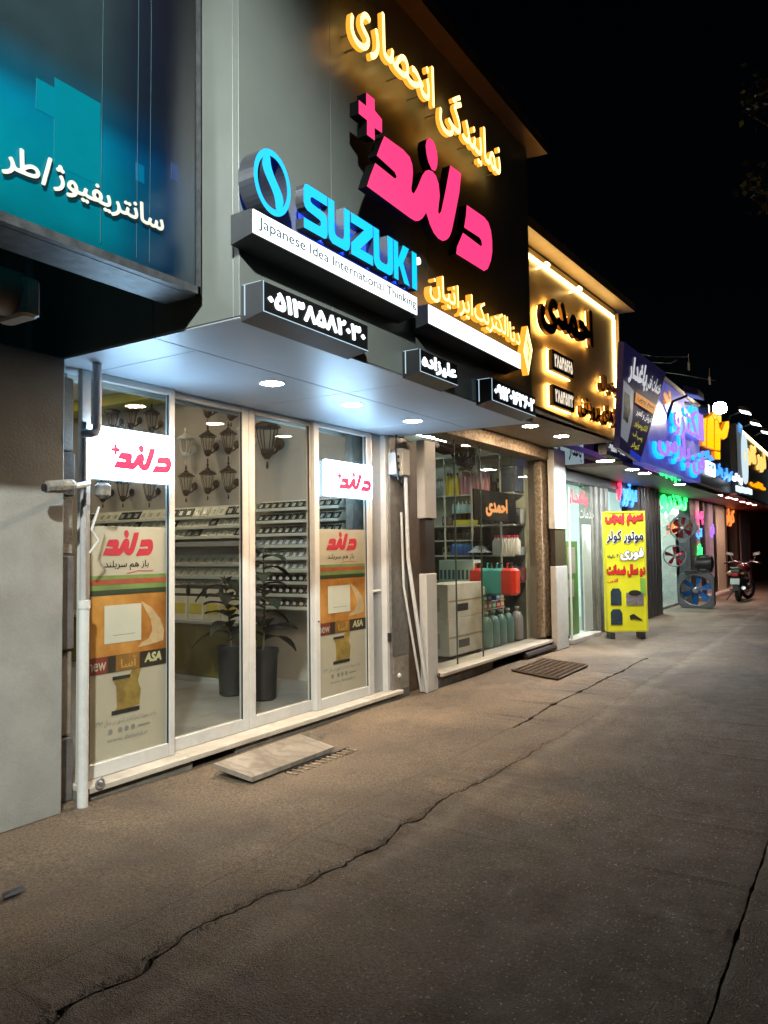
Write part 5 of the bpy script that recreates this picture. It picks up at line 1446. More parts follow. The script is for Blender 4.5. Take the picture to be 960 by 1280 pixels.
bl_('موتور کولر', .06, .95, .735, .845, NAVYP, .035, WHITEP)
bl_('فوری', .38, .95, .59, .70, WHITEP, .05, NAVYP)
bl_('۳۰ دقیقه', .06, .36, .605, .645, NAVYP, .03)
bl_('دو سال ضمانت', .05, .97, .45, .555, RED2, .05, mat('maroon_print'))
bl_('کتبی', .05, .32, .40, .44, RED2, .03)
b = B()
for cx_i, cz, w, h in ((.25, .285, .26, .14), (.25, .115, .28, .13)):
    P = [(cx_i - w / 2, cz - h / 2), (cx_i + w / 2, cz - h / 2), (cx_i + w / 2, cz + h * .25), (cx_i + w * .3, cz + h / 2), (cx_i - w * .3, cz + h / 2), (cx_i - w / 2, cz + h * .3)]
    b.prism([(u * BW, .14 + v * BH) for u, v in P], YP - .004, YP)
b.obj('motor_picture', mat('dark_motor_print', (.03, .05, .07), .4, .2, .5, 20), yb_, local=True)
b = B(); b.lathe([(.145, -.11), (.15, -.08), (.15, .08), (.145, .11)], (.70 * BW, -.0, .14 + .265 * BH), 18, 0)
b.v = [(v[0], YP - .004 + (v[1]) * .008, v[2]) for v in b.v]
b.obj('stator_picture', mat('grey_stator_print', (.22, .20, .20), .4, .3, .4, 30), yb_, local=True)
b = B(); b.prism([(.70 * BW + .11 * math.cos(t * PI / 8), .14 + .315 * BH + .05 * math.sin(t * PI / 8)) for t in range(16)], YP - .012, YP - .008); b.obj('stator_bore', BLACKP, yb_, local=True)
b = B(); b.prism([(.56 * BW, .14 + .125 * BH), (.66 * BW, .14 + .14 * BH), (.86 * BW, .14 + .09 * BH), (.86 * BW, .14 + .08 * BH), (.66 * BW, .14 + .095 * BH), (.58 * BW, .14 + .09 * BH)], YP - .006, YP); b.obj('rotor_picture', BLACKP, yb_, local=True)
b = B(); b.box(.84 * BW, .97 * BW, YP - .004, YP, .14 + .30 * BH, .14 + .44 * BH); b.obj('green_label', mat('green_sticker', (.20, .42, .06), .5), yb_, local=True)

# ================================================================== FOURTH SHOP (neon windows, fans)
s4b = root('neon_shop', 'dark fronted shop with neon lettered windows and a banner above', 'building', (17, 4.4, 0))
b = B(); b.box(15.0, 23.4, YC + .1, YC + .35, 2.75, 4.6); b.obj('wall', DARK, s4b)
b = B(); b.box(12.4, 23.0, 3.3, YC + .1, 2.92, 2.98); b.obj('soffit', mat('grey_soffit', (.22, .22, .23), .5), s4b)
b = B(); b.bbox(16.95, 18.9, YC - .02, YC + .4, 0, 2.92, .03); b.obj('column', mat('dark_red_column', (.05, .022, .022), .4, 0, .3, 4), s4b)
for k in range(6):
    x = 17.0 + k * .30
    b = B(); b.bbox(x, x + .22, YC - .06, YC - .022, 0, 2.9, .01); b.obj('column_rib', mat('dark_rib', (.06, .055, .05), .45, .3, .3, 6), s4b)
b = B(); b.box(15.0, 16.93, YC + .06, YC + .07, .1, 2.75); b.obj('pane', GLASS, s4b)
b = B(); b.box(18.95, 22.5, YC + .06, YC + .07, .1, 2.75); b.obj('pane', GLASS, s4b)
GREY4 = mat('pale_back_wall', (.40, .42, .38), .7)
b = B(); b.box(16.9, 22.6, 6.6, 6.7, 0, 3.3); b.box(22.5, 22.6, YC + .3, 6.6, 0, 3.3); b.obj('interior_wall', GREY4, s4b)
b = B(); b.box(16.7, 22.5, YC + .2, 6.6, -.02, .06); b.obj('floor', FLOORT, s4b)
b = B(); b.box(16.7, 22.5, YC + .35, 6.6, 3.3, 3.4); b.obj('ceiling', WHITEP, s4b)
downlight(19.7, 4.9, 3.3, 'nearer round ceiling light behind the green neon window', C3, .14, 'ceiling lights inside the neon shop', 'ceiling_light')
downlight(21.2, 5.2, 3.3, 'farther round ceiling light behind the green neon window', C3, .14, 'ceiling lights inside the neon shop', 'ceiling_light')
b = B(); b.bbox(22.5, 23.3, YC - .02, YC + .4, 0, 2.92, .02); b.obj('corner_pier', mat('dark_pier', (.04, .04, .045), .5), s4b)
def neon(label, words, m, Y, name='neon_sign'):
    """words: (text, px0, px1, py_top, py_bottom)"""
    r = root(name, label, 'neon sign', (fy(words[0][1], words[0][4], Y)[0], Y, fy(words[0][1], words[0][4], Y)[2]))
    for s, a, c, t, bt in words:
        mx_ = (a + c) / 2
        letters('word', s, fy(a, t, Y)[0], fy(c, t, Y)[0], fy(mx_, bt, Y)[2], fy(mx_, t, Y)[2], Y, .03, [m], r, .035, 20)
    return r
NB = glow('neon_blue', (.05, .30, 1.0), 2.4); NR = glow('neon_red', (1.0, .02, .06), 4.0); NG = glow('neon_green', (.02, 1.0, .12), 4.0); NP = glow('neon_pink', (1.0, .06, .30), 1.6); NO = glow('neon_orange', (1.0, .25, .05), 1.5); NV = glow('neon_violet', (.35, .12, 1.0), 1.8); NW = glow('neon_white', (.9, .95, 1.0), 2.4)
neon('blue neon word in the window beside the yellow board', [('موتور', 778, 797, 602, 634)], NB, YC + .02)
neon('red neon words stacked in the window beside the dark column', [('پمپ', 799, 812, 604, 640), ('کولر', 806, 813, 645, 668)], NR, YC + .0)
neon('narrow red neon word at the left of the blue neon', [('فن', 773, 777, 598, 625)], NR, YC + .03)
neon('green neon words across the window above the fans', [('الکترو', 826, 861, 608, 644)], NG, YC + .03)
neon('green neon strip on the canopy edge above the fan window', [('سیم پیچی', 825, 856, 584, 602)], NG, 3.28)
neon('orange neon word low in the fan window', [('باز', 834, 847, 653, 667)], NO, YC + .035)
neon('white neon word under the green neon in the fan window', [('پمپ', 828, 848, 634, 648)], NW, YC + .05)
b = B(); b.box(14.0, 15.4, 3.34, 3.36, 2.99, 3.16); tag(b.obj('red_light_panel', NP), 'small glowing red panel on the canopy edge beside the downlights', 'light panel')
b = B(); b.box(21.2, 22.3, 3.34, 3.36, 2.99, 3.16); tag(b.obj('red_light_panel', NP), 'small glowing red panel below the blue neon sign, by the far downlight', 'light panel')
L4 = glow('far_lens', (.92, .97, 1.0), 620)
for px, py, lab in ((772, 575, 'large round downlight above the yellow board'), (800, 586, 'small downlight right of the large one, above the board'), (813, 591, 'small downlight nearest the green neon strip'), (872, 604, 'downlight beside the red panel under the blue neon sign')):
    q = fz(px, py, 2.915); downlight(q[0], max(3.36, min(4.0, q[1])), 2.915, lab, L4, .13 if px == 772 else .11)

# tilted banner
bn = root('tilted_banner', 'dark blue banner board with white and yellow Persian lines, leaning out', 'banner', (11.9, 3.2, 3.2))
def P3(px, py, Y): q = fy(px, py, Y); return Vector(q)
c00 = P3(774, 560, 2.98); c10 = P3(800, 578, 2.98); c01 = P3(780, 427, 2.72); c11 = P3(832.5, 466, 2.72)
def bp(u, v, off=0.0):
    p = c00 * (1 - u) * (1 - v) + c10 * u * (1 - v) + c01 * (1 - u) * v + c11 * u * v
    nrm = (c10 - c00).cross(c01 - c00).normalized()
    return p + nrm * off
def bquad(nm, uv, m, off, th=.0):
    b = B(); pts = [bp(u, v, off) for u, v in uv]; n = len(pts)
    if th:
        pts2 = [bp(u, v, off - th) for u, v in uv]
        b.add(pts + pts2, [tuple(range(n)), tuple(range(2 * n - 1, n - 1, -1))] + [(i, (i + 1) % n, n + (i + 1) % n, n + i) for i in range(n)])
    else: b.add(pts, [tuple(range(n))])
    return b.obj(nm, m, bn)
def btext(s, u0, u1, v0, v1, m, bold=.03, off=.012):
    key = (s, bold, 20)
    if key not in TCACHE: TCACHE[key] = fill_loops(outlines(s), bold, 20)
    b = B()
    for P in TCACHE[key][0]:
        b.add([bp(u0 + q[0] * (u1 - u0), v0 + q[1] * (v1 - v0), off) for q in P], [tuple(range(len(P)))])
    me = bpy.data.meshes.new('line'); me.from_pydata(b.v, [], b.f); me.materials.append(m)
    return link('line', me, bn)
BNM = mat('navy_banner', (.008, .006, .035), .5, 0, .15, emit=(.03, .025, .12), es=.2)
bquad('board', [(0, 0), (1, 0), (1, 1), (0, 1)], BNM, 0, .08)
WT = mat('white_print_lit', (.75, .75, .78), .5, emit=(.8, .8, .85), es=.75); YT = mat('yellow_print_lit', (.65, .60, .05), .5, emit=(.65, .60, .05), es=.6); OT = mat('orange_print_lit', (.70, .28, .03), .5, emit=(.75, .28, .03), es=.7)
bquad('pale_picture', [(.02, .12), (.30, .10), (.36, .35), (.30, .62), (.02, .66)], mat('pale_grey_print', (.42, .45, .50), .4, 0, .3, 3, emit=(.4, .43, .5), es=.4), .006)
bquad('motor_print', [(.06, .30), (.22, .28), (.26, .42), (.20, .55), (.06, .56)], mat('teal_motor_print', (.05, .14, .16), .4, 0, .6, 9), .010)
btext('باغدار', .12, .57, .66, .93, WT, .045); btext('خدمات فنی', .58, .97, .69, .88, WT, .03)
bquad('orange_strip', [(.36, .52), (.97, .52), (.97, .62), (.36, .62)], OT, .008)
btext('سیم پیچی', .42, .92, .54, .60, mat('brown_text', (.12, .03, .0), .5), .02, .014)
btext('فروش و تعمیر', .44, .95, .40, .49, WT, .02); btext('الکتروموتور', .44, .90, .29, .37, YT, .02); btext('پمپ آب', .44, .82, .18, .26, YT, .02); btext('کولر', .44, .78, .08, .15, YT, .02)
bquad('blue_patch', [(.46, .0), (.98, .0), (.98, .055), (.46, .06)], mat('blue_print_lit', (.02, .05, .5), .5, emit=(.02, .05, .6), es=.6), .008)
lightbox('number_strip', 'dark strip with a small white phone number below the banner', fy(757, 545, 3.3)[0], fy(783, 570, 3.3)[0], fy(770, 572, 3.3)[2], fy(770, 553, 3.3)[2], 3.30, 3.42, mat('navy_strip', (.01, .01, .04), .4), DARK, '۰۹۱۵۳۰۰۲۵۶', WT, .03, slope=False, twid=(.1, .95), tz=(.3, .75))

# blue neon board
YN = 3.05
bs = root('neon_board', 'big blue neon sign board with glowing cyan and violet Persian lettering', 'sign', (14.5, YN, 2.95))
BX0, BX1 = fy(808, 520, YN)[0], fy(874, 540, YN)[0]
BZ0, BZ1 = 2.98, 4.62
b = B(); b.bbox(BX0, BX1, YN, YN + .25, BZ0, BZ1, .02); b.obj('board', mat('blue_violet_board', (.05, .05, .30), .35, 0, .25, 1.2, col2=(.22, .22, .38), emit=(.09, .10, .55), es=.55), bs)
b = B(); b.box(BX0, BX1 + .1, YN - .03, YN + .4, BZ1 + .01, BZ1 + .08); b.obj('cap_rail', mat('pale_rail', (.40, .36, .30), .5), bs)
CY2 = glow('neon_cyan', (.0, .28, 1.0), 2.6); VI2 = glow('neon_lilac', (.42, .20, 1.0), 1.1)
w = BX1 - BX0
def nbw(s, u0, u1, v0, v1, m, bold=.03, off=.0):
    letters('word', s, BX0 + u0 * w, BX0 + u1 * w, BZ0 + v0 * (BZ1 - BZ0), BZ0 + v1 * (BZ1 - BZ0), YN - .05 - off, .04, [m], bs, bold, 24)
nbw('الکترو', .36, .98, .44, .96, CY2, .03); nbw('الکترو', .38, 1.0, .42, .90, VI2, .0, .05)
nbw('پارس', .06, .62, .06, .44, CY2, .03); nbw('پارس', .10, .66, .10, .46, VI2, .0, .05)
nbw('فن', .72, 1.0, .02, .38, CY2, .03); nbw('فن', .74, 1.0, .06, .40, VI2, .0, .05)
letters('amber_word', 'نو', BX0 + .26 * w, BX0 + .40 * w, BZ0 + 1.20, BZ0 + 1.52, YN - .02, .01, [OT], bs, .06, 18)
fl = root('flood_lamp', 'very bright floodlight on an arm above the blue neon board', 'lamp', (18.0, 2.9, 4.65))
fq = fy(880, 512, 2.75)
b = B(); b.tube([(fq[0] - .6, 3.2, fq[2] + .12), (fq[0] - .1, 2.85, fq[2] + .1)], .03, 6); b.obj('arm', DARK, fl)
b = B(); b.lathe([(.06, .10), (.10, .04), (.10, -.10)], (fq[0], 2.75, fq[2]), 14, axis='y'); b.obj('housing', DARK, fl, True)
b = B(); b.lathe([(.02, -.13), (.07, -.115), (.11, -.07), (.13, 0), (.11, .07), (.07, .115), (.02, .13)], (fq[0], 2.45, fq[2]), 16, axis='y'); b.obj('bulb', glow('flood_white', (1.0, .86, .66), 160), fl, True)
def head_lamp(px, py, Y, label, L=.55, lm=None):
    q = fy(px, py, Y)
    r = root('sign_lamp', label, 'lamp', (q[0], Y, q[2]))
    b = B(); b.tube([(q[0] - .1, Y + .5, q[2] - .55), (q[0] - .1, Y + .35, q[2] - .15), (q[0] - .05, Y + .1, q[2] - .06)], .025, 6); b.obj('arm', DARK, r, True)
    b = B(); b.hexa([(q[0] - L / 2, Y - .12, q[2] - .10), (q[0] + L / 2, Y - .12, q[2] - .10), (q[0] + L / 2, Y + .12, q[2] - .02), (q[0] - L / 2, Y + .12, q[2] - .02), (q[0] - L / 2, Y - .12, q[2]), (q[0] + L / 2, Y - .12, q[2]), (q[0] + L / 2, Y + .12, q[2] + .08), (q[0] - L / 2, Y + .12, q[2] + .08)]); b.obj('housing', DARK, r)
    b = B(); b.hexa([(q[0] - L * .45, Y - .13, q[2] - .13), (q[0] + L * .45, Y - .13, q[2] - .13), (q[0] + L * .45, Y + .11, q[2] - .05), (q[0] - L * .45, Y + .11, q[2] - .05), (q[0] - L * .45, Y - .13, q[2] - .11), (q[0] + L * .45, Y - .13, q[2] - .11), (q[0] + L * .45, Y + .11, q[2] - .03), (q[0] - L * .45, Y + .11, q[2] - .03)]); b.obj('lens', lm or glow('lamp_lens', (.95, 1.0, 1.0), 6), r)
for px, py, lab in ((931, 512, 'white lamp head above the far black sign, first in the row'), (944, 527, 'white lamp head above the far black sign, second in the row'), (957, 538, 'white lamp head above the far black sign, last in the row')):
    head_lamp(px, py, 2.7, lab)
head_lamp(867, 490, 2.6, 'long unlit looking lamp arm above the blue neon board', .6, mat('dull_lens', (.5, .42, .38), .4))

# ---------------------------------------------------------------- amber block letters, blue words, far black sign
far = root('far_shops', 'low dark far shop row with signs above', 'building', (28, 4.5, 0))
b = B(); b.box(17.6, 22.7, 3.12, 3.4, 3.0, 4.75); b.obj('dark_board', BLACK, far)
b = B(); b.box(23.3, 60, YC + .4, YC + .6, 2.7, 4.8); b.obj('wall', DARK, far)
b = B(); b.box(22.6, 34.5, 2.98, YC + .3, 2.95, 3.02); b.obj('red_soffit', mat('pink_red_soffit', (.50, .12, .13), .4), far)
b = B(); b.box(18.9, 22.58, 3.3, YC + .1, 2.985, 3.01); b.obj('green_soffit', mat('green_soffit', (.06, .18, .06), .5), far)
ab = root('block_sign', 'glowing amber block shaped sign beside the bright floodlight', 'sign', (18.3, 3.05, 3.7))
AM = glow('amber_block', (1.0, .45, .0), 1.7); AMS = glow('amber_block_side', (1.0, .25, .0), .8)
def z8(x, y): return (850 + x / 8.0, 480 + y / 8.0)
for P in ([(225, 345), (268, 340), (262, 480), (262, 620), (224, 612), (222, 480)], [(276, 342), (318, 312), (340, 350), (340, 655), (272, 628), (272, 480)], [(322, 300), (345, 278), (370, 305), (366, 352), (346, 356)], [(376, 312), (412, 316), (414, 380), (392, 388), (374, 352)], [(348, 364), (372, 360), (390, 400), (395, 440), (420, 470), (455, 375), (490, 372), (492, 430), (470, 530), (440, 555), (405, 540), (402, 665), (348, 658)], [(345, 672), (402, 680), (402, 755), (350, 745)]):
    b = B(); b.prism(panel_xz([z8(*p) for p in P], 3.02), 3.02, 3.10, 0, 1); b.obj('letter', [AM, AMS], ab)
NBL = glow('blue_word_led', (.05, .28, 1.0), 1.8, False)
bw = root('blue_word_sign', 'blue glowing words with a white square on the dark far fascia', 'sign', (18.5, 3.08, 3.2))
letters('word', 'لوازم', fy(878, 570, 3.07)[0], fy(893, 575, 3.07)[0], fy(886, 577, 3.07)[2], fy(886, 563, 3.07)[2], 3.07, .03, [NBL], bw, .05, 18)
letters('word', 'یدکی', fy(896, 585, 3.07)[0], fy(904, 590, 3.07)[0], fy(900, 596, 3.07)[2], fy(900, 579, 3.07)[2], 3.07, .03, [NBL], bw, .05, 18)
letters('word', 'کولر', fy(905, 592, 3.07)[0], fy(917, 596, 3.07)[0], fy(911, 602, 3.07)[2], fy(911, 586, 3.07)[2], 3.07, .03, [NBL], bw, .05, 18)
xa, xb = fy(882.5, 585, 3.07)[0], fy(893.5, 590, 3.07)[0]
b = B(); b.bbox(xa, xb, 3.05, 3.10, fy(888, 594, 3.07)[2], fy(888, 578, 3.07)[2], .03); b.obj('white_square', NW, bw)
letters('digits', '۲۴', xa + .15, xb - .15, fy(888, 592, 3.07)[2], fy(888, 580, 3.07)[2], 3.045, 0, [NBL], bw, .02, 14)
YK = 2.95
bk = root('black_sign', 'far black sign board with amber LED edge and golden Persian letters', 'sign', (22.8, YK, 3.0))
KX0, KX1 = 22.75, 34.0
b = B(); b.bbox(KX0, KX1, YK, YK + .2, 3.0, 4.95, .02); b.obj('board', BLACK, bk)
b = B(); b.box(KX0 + .8, KX1, YK - .04, YK - .005, 4.80, 4.87); b.obj('led_strip', WARM, bk)
b = B(); b.box(KX0, KX0 + .9, YK - .03, YK - .004, 3.45, 4.9); b.obj('grey_panel', mat('grey_sign_panel', (.22, .24, .25), .5, emit=(.3, .35, .4), es=.2), bk)
GL = glow('golden_led', (1.0, .50, .12), 1.6, False)
def pxw(s, a, c, t, bt, m, bold=.05, Y=None):
    Y = Y or YK - .06; mx_ = (a + c) / 2
    letters('word', s, fy(a, t, Y)[0], fy(c, t, Y)[0], fy(mx_, bt, Y)[2], fy(mx_, t, Y)[2], Y, .04, [m], bk, bold, 20)
pxw('گالری', 931, 945, 552, 582, GL); pxw('نور', 946, 957, 562, 590, GL); pxw('طلایی', 939, 957, 602, 611, glow('amber_word', (1.0, .30, .0), 1.6))
pxw('پخش', 917, 928, 592, 604, NW); 
for k in range(3):
    xa, xb = fy(919 + k * 6.6, 605, YK)[0], fy(924.8 + k * 6.6, 609, YK)[0]
    b = B(); b.box(xa, xb, YK - .05, YK - .003, fy(921 + k * 6.6, 614.5 + k * 1.2, YK)[2], fy(921 + k * 6.6, 607.5 + k * 1.4, YK)[2]); b.obj('white_plate', glow('cool_plate', (.7, .9, 1.0), 1.3), bk)
b = B(); q0 = fy(923, 530, YK)[0]
b.torus((q0 + .5, YK - .07, 4.30), .36, .05, 24, 6, 'y'); b.v = [(v[0], v[1], 4.05 + (v[2] - 4.30) * 1.8) for v in b.v]; b.obj('oval_emblem', glow('ice_led', (.75, .95, 1.0), .9), bk)
b = B(); b.box(KX0 - .02, KX0 + .62, YK - .08, YK - .05, 4.72, 4.95); b.obj('blue_top', glow('sky_blue_led', (.05, .35, .9), .8), bk)
b = B(); b.box(33.4, 34.0, YK - .3, YK - .06, 3.0, 4.6); b.obj('edge_light', glow('edge_cool', (.75, .9, 1.0), 1.0), bk)

# red lit far shop front
RL = glow('red_shop_lens', (1.0, .60, .52), 700)
for k, (px, py) in enumerate(((895, 618), (900, 619), (911, 622), (919, 624), (928, 627), (936, 629), (943, 631))):
    q = fz(px, py, 2.945)
    downlight(q[0], max(3.1, min(4.0, q[1])), 2.945, ['first', 'second', 'third', 'fourth', 'fifth', 'sixth', 'seventh'][k] + ' small warm spotlight from the left in the red far soffit', RL, .07, 'spotlights in the red soffit')
fs = root('far_shop_front', 'warm lit far shop front with pinkish columns and curtains', 'shop front', (28, 4.3, 0))
b = B(); b.box(23.35, 34.4, 5.6, 5.7, 0, 3.0); b.obj('interior_wall', mat('warm_wall', (.48, .38, .26), .6, 0, .2, .8), fs)
b = B(); b.box(23.35, 34.4, 4.3, 5.6, -.02, .08); b.obj('floor', FLOORT, fs)
b = B(); b.box(23.35, 34.4, 4.62, 5.6, 2.9, 2.96); b.obj('ceiling', WHITEP, fs)
PKC = mat('pinkish_column', (.36, .26, .28), .45, 0, .1)
for a_, c_, m in ((23.35, 23.9, PKC), (24.5, 24.75, DARK), (25.4, 26.2, mat('lilac_column', (.34, .30, .38), .45)), (26.35, 26.7, BLACK), (26.9, 28.5, mat('cream_column', (.46, .42, .30), .5)), (28.6, 29.0, BROWN), (31.6, 32.0, BROWN), (32.4, 34.6, mat('pale_pink_column', (.44, .36, .34), .5))):
    b = B(); b.bbox(a_, c_, YC - .03, YC + .3, 0, 2.94, .03); b.obj('column', m, fs)
for a_, c_ in ((29.0, 31.6),):
    b = B(); b.box(a_, c_, YC + .1, YC + .11, .12, 2.9); b.obj('pane', GLASS, fs)
    for k in range(9):
        x = a_ + .1 + k * .28
        b = B(); b.tube([(x, YC + .5, .1), (x + .02, YC + .52, 1.4), (x, YC + .5, 2.9)], .11, 8); b.obj('curtain_fold', mat('peach_curtain', (.50, .34, .20), .8), fs, True)
b = B(); b.bbox(23.4, 32.2, 3.95, YC + .1, 0, .10, .02); b.obj('step', MARBLE, fs)
downlight(30.3, 5.2, 2.9, 'warm ceiling light inside the far shop', glow('amber_lens', (1.0, .60, .28), 200), .14, 'ceiling lights inside the far shop', 'ceiling_light')
downlight(25.2, 5.0, 2.9, 'pinkish ceiling light inside the far doorway', glow('rose_lens', (1.0, .62, .62), 140), .14, 'ceiling lights inside the far shop', 'ceiling_light')
neon('pink neon word on the pinkish far column', [('پمپ', 870, 879, 638, 656)], NP, YC - .05)
neon('small blue neon plate below the pink neon word', [('آب', 871, 878, 660, 674)], NB, YC - .06)
neon('small green neon strip below the blue neon plate', [('باز', 872.5, 878, 680, 694)], NG, YC - .07)
neon('violet neon word on the lilac far column', [('فن', 888, 893, 655, 672)], NV, YC - .05)
neon('faint orange neon words on the curtained far window', [('کولر', 907, 918, 636, 658)], NO, YC + .05)
b = B(); b.bbox(34.7, 60, YC - .1, YC + .2, 0, 3.0, .02); tag(b.obj('shuttered_front', mat('dark_red_shutter', (.16, .012, .016), .5, 0, .2)), 'dark red shuttered front at the far right end of the row', 'shutter')

# ---------------------------------------------------------------- fans
def fan(name, label, c, yaw, size, m_blade, m_frame, square=True, nb=6, diamond=False):
    r = root(name, label, 'fan', c, None, yaw)
    R = size / 2
    b = B(); n = 28; fr = R * .90
    cir = [(fr * math.cos(2 * PI * k / n), fr * math.sin(2 * PI * k / n)) for k in range(n)]
    def sq(t):
        cc, ss = math.cos(t), math.sin(t); k = R / max(abs(cc), abs(ss)); return (cc * k, ss * k)
    out = [sq(2 * PI * k / n) if square else (R * math.cos(2 * PI * k / n), R * math.sin(2 * PI * k / n)) for k in range(n)]
    if diamond:
        rt = lambda p: ((p[0] - p[1]) * .7071, (p[0] + p[1]) * .7071)
        out = [rt(p) for p in out]; cir = [rt(p) for p in cir]
    for k in range(n):
        j = (k + 1) % n
        for yy in (0, .22):
            b.add([(out[k][0], yy, out[k][1]), (out[j][0], yy, out[j][1]), (cir[j][0], yy, cir[j][1]), (cir[k][0], yy, cir[k][1])], [(0, 1, 2, 3)])
        for L_ in (out, cir):
            b.add([(L_[k][0], 0, L_[k][1]), (L_[j][0], 0, L_[j][1]), (L_[j][0], .22, L_[j][1]), (L_[k][0], .22, L_[k][1])], [(0, 1, 2, 3)])
    b.obj('frame', m_frame, r, False, True)
    b = B(); b.lathe([(R * .12, .02), (R * .20, .05), (R * .20, .18)], (0, 0, 0), 14, axis='y'); hub_ = b.obj('hub', STEEL, r, True, True)
    for k in range(nb):
        t = 2 * PI * k / nb + .3
        def pt(rad, tt, y): return (rad * math.cos(t + tt), y, rad * math.sin(t + tt))
        b = B(); V = [pt(R * .17, -.35, .06), pt(R * .17, .35, .15), pt(R * .55, .34, .17), pt(R * .85, .26, .17), pt(R * .87, -.16, .07), pt(R * .55, -.24, .05)]
        V2 = [(v[0], v[1] + .008, v[2]) for v in V]
        b.add(V + V2, [tuple(range(6)), tuple(range(11, 5, -1))] + [(i, (i + 1) % 6, 6 + (i + 1) % 6, 6 + i) for i in range(6)]); b.obj('blade', m_blade, hub_, False, True)
    return r
BLUEB = mat('blue_fan_blade', (.02, .14, .42), .35); REDB = mat('red_fan_blade', (.42, .02, .04), .35); GF = mat('grey_fan_frame', (.13, .14, .155), .4, .4, .2, 6)
yawf = -PI / 2
fan('box_fan', 'large square fan with blue blades standing on the pavement', (20.9, 3.80, .44), yawf, .88, BLUEB, GF)
fan('wall_fan', 'red bladed fan in a diamond turned square frame hanging in the window', (20.2, 3.95, 2.05), yawf + .15, .60, REDB, GF, diamond=True, nb=6)
fan('round_fan', 'round red fan hanging lower left of the diamond fan', (19.6, 4.02, 1.35), yawf + .2, .54, REDB, GF, square=False, nb=5)
b = B(); b.tube([(20.2, 4.05, 2.6), (20.2, 4.1, 2.9)], .012, 5); tag(b.obj('hanging_rod', DARK), 'thin rod holding the diamond fan from the canopy', 'rod')
mb = root('blower_motor', 'black blower motor standing on top of the blue fan', 'motor', (21.0, 3.7, .9))
b = B(); b.lathe([(.10, -.25), (.20, -.22), (.22, -.1), (.22, .12), (.16, .18)], (21.0, 3.62, 1.14), 14, axis='y'); b.obj('drum', PLBLACK, mb, True)
b = B(); b.bbox(20.85, 21.15, 3.42, 4.05, .90, .96, .01); b.obj('base', DARK, mb)
b = B(); b.torus((20.86, 3.60, 1.14), .16, .02, 18, 6, 'x'); b.obj('flange', mat('grey_flange', (.25, .26, .27), .4, .5), mb, True)

# ---------------------------------------------------------------- motorcycle
mo = root('motorcycle', 'black and red motorcycle parked facing away near the far shop', 'motorcycle', (23.7, 3.17, 0), None, math.radians(-3))
TYR = RUBBER
def wheel(x, y, z, R, nm='wheel', steer=0.0):
    e = B(); e.torus((0, 0, 0), R - .05, .055, 28, 10, 'y')
    w_ = e.obj(nm, TYR, mo, True, True); w_.location = (x, y, z); w_.rotation_euler = (0, 0, steer)
    e = B(); e.torus((0, 0, 0), R - .10, .018, 24, 6, 'y'); e.lathe([(.05, -.06), (.05, .06)], (0, 0, 0), 10, axis='y')
    for k in range(10):
        t = 2 * PI * k / 10; e.tube([(.04 * math.cos(t), 0, .04 * math.sin(t)), ((R - .1) * math.cos(t), 0, (R - .1) * math.sin(t))], .006, 4)
    e.obj('rim', STEEL, w_, True, True)
wheel(0, 0, .31, .31); wheel(1.28, -.02, .31, .31, steer=-.45)
def mpart(nm, m, fn, smooth=True, par=None): b = B(); fn(b); return b.obj(nm, m, par or mo, smooth, True)
mpart('rear_fender', PLBLACK, lambda b: b.hexa([(-.34, -.09, .52), (.3, -.09, .62), (.3, .09, .62), (-.34, .09, .52), (-.38, -.10, .80), (.3, -.12, .84), (.3, .12, .84), (-.38, .10, .80)]))
mpart('mudguard', PLBLACK, lambda b: b.hexa([(-.40, -.075, .32), (-.30, -.075, .34), (-.30, .075, .34), (-.40, .075, .32), (-.36, -.08, .66), (-.20, -.08, .66), (-.20, .08, .66), (-.36, .08, .66)]))
mpart('seat', mat('seat_vinyl', (.02, .018, .018), .45), lambda b: b.hexa([(-.36, -.12, .83), (.55, -.11, .80), (.55, .11, .80), (-.36, .12, .83), (-.33, -.10, .92), (.5, -.09, .88), (.5, .09, .88), (-.33, .10, .92)]))
mpart('fuel_tank', mat('red_tank', (.06, .006, .008), .25), lambda b: b.lathe([(.03, .50), (.13, .56), (.17, .72), (.16, .90), (.08, 1.02), (.02, 1.05)], (0, 0, .90), 12, axis='x'))
mpart('engine', DARK, lambda b: (b.bbox(.40, .85, -.14, .14, .28, .62, .04), b.lathe([(.10, -.2), (.10, .2)], (.65, 0, .40), 12, axis='y')))
mpart('frame', DARK, lambda b: (b.tube([(0, .1, .31), (.45, .1, .34), (.9, .05, .45), (1.02, 0, .95)], .022, 6), b.tube([(0, -.1, .31), (.45, -.1, .34), (.9, -.05, .45)], .022, 6), b.tube([(.0, .12, .31), (-.1, .12, .78)], .02, 6), b.tube([(.0, -.12, .31), (-.1, -.12, .78)], .02, 6)))
mpart('fork', STEEL, lambda b: (b.tube([(1.28, .08, .31), (1.02, .08, 1.02)], .022, 8), b.tube([(1.28, -.12, .31), (1.02, -.08, 1.02)], .022, 8)))
hbar = mpart('handlebar', STEEL, lambda b: b.tube([(.80, .40, 1.08), (.92, .22, 1.12), (1.0, 0, 1.05), (.92, -.22, 1.12), (.80, -.40, 1.08)], .014, 8))
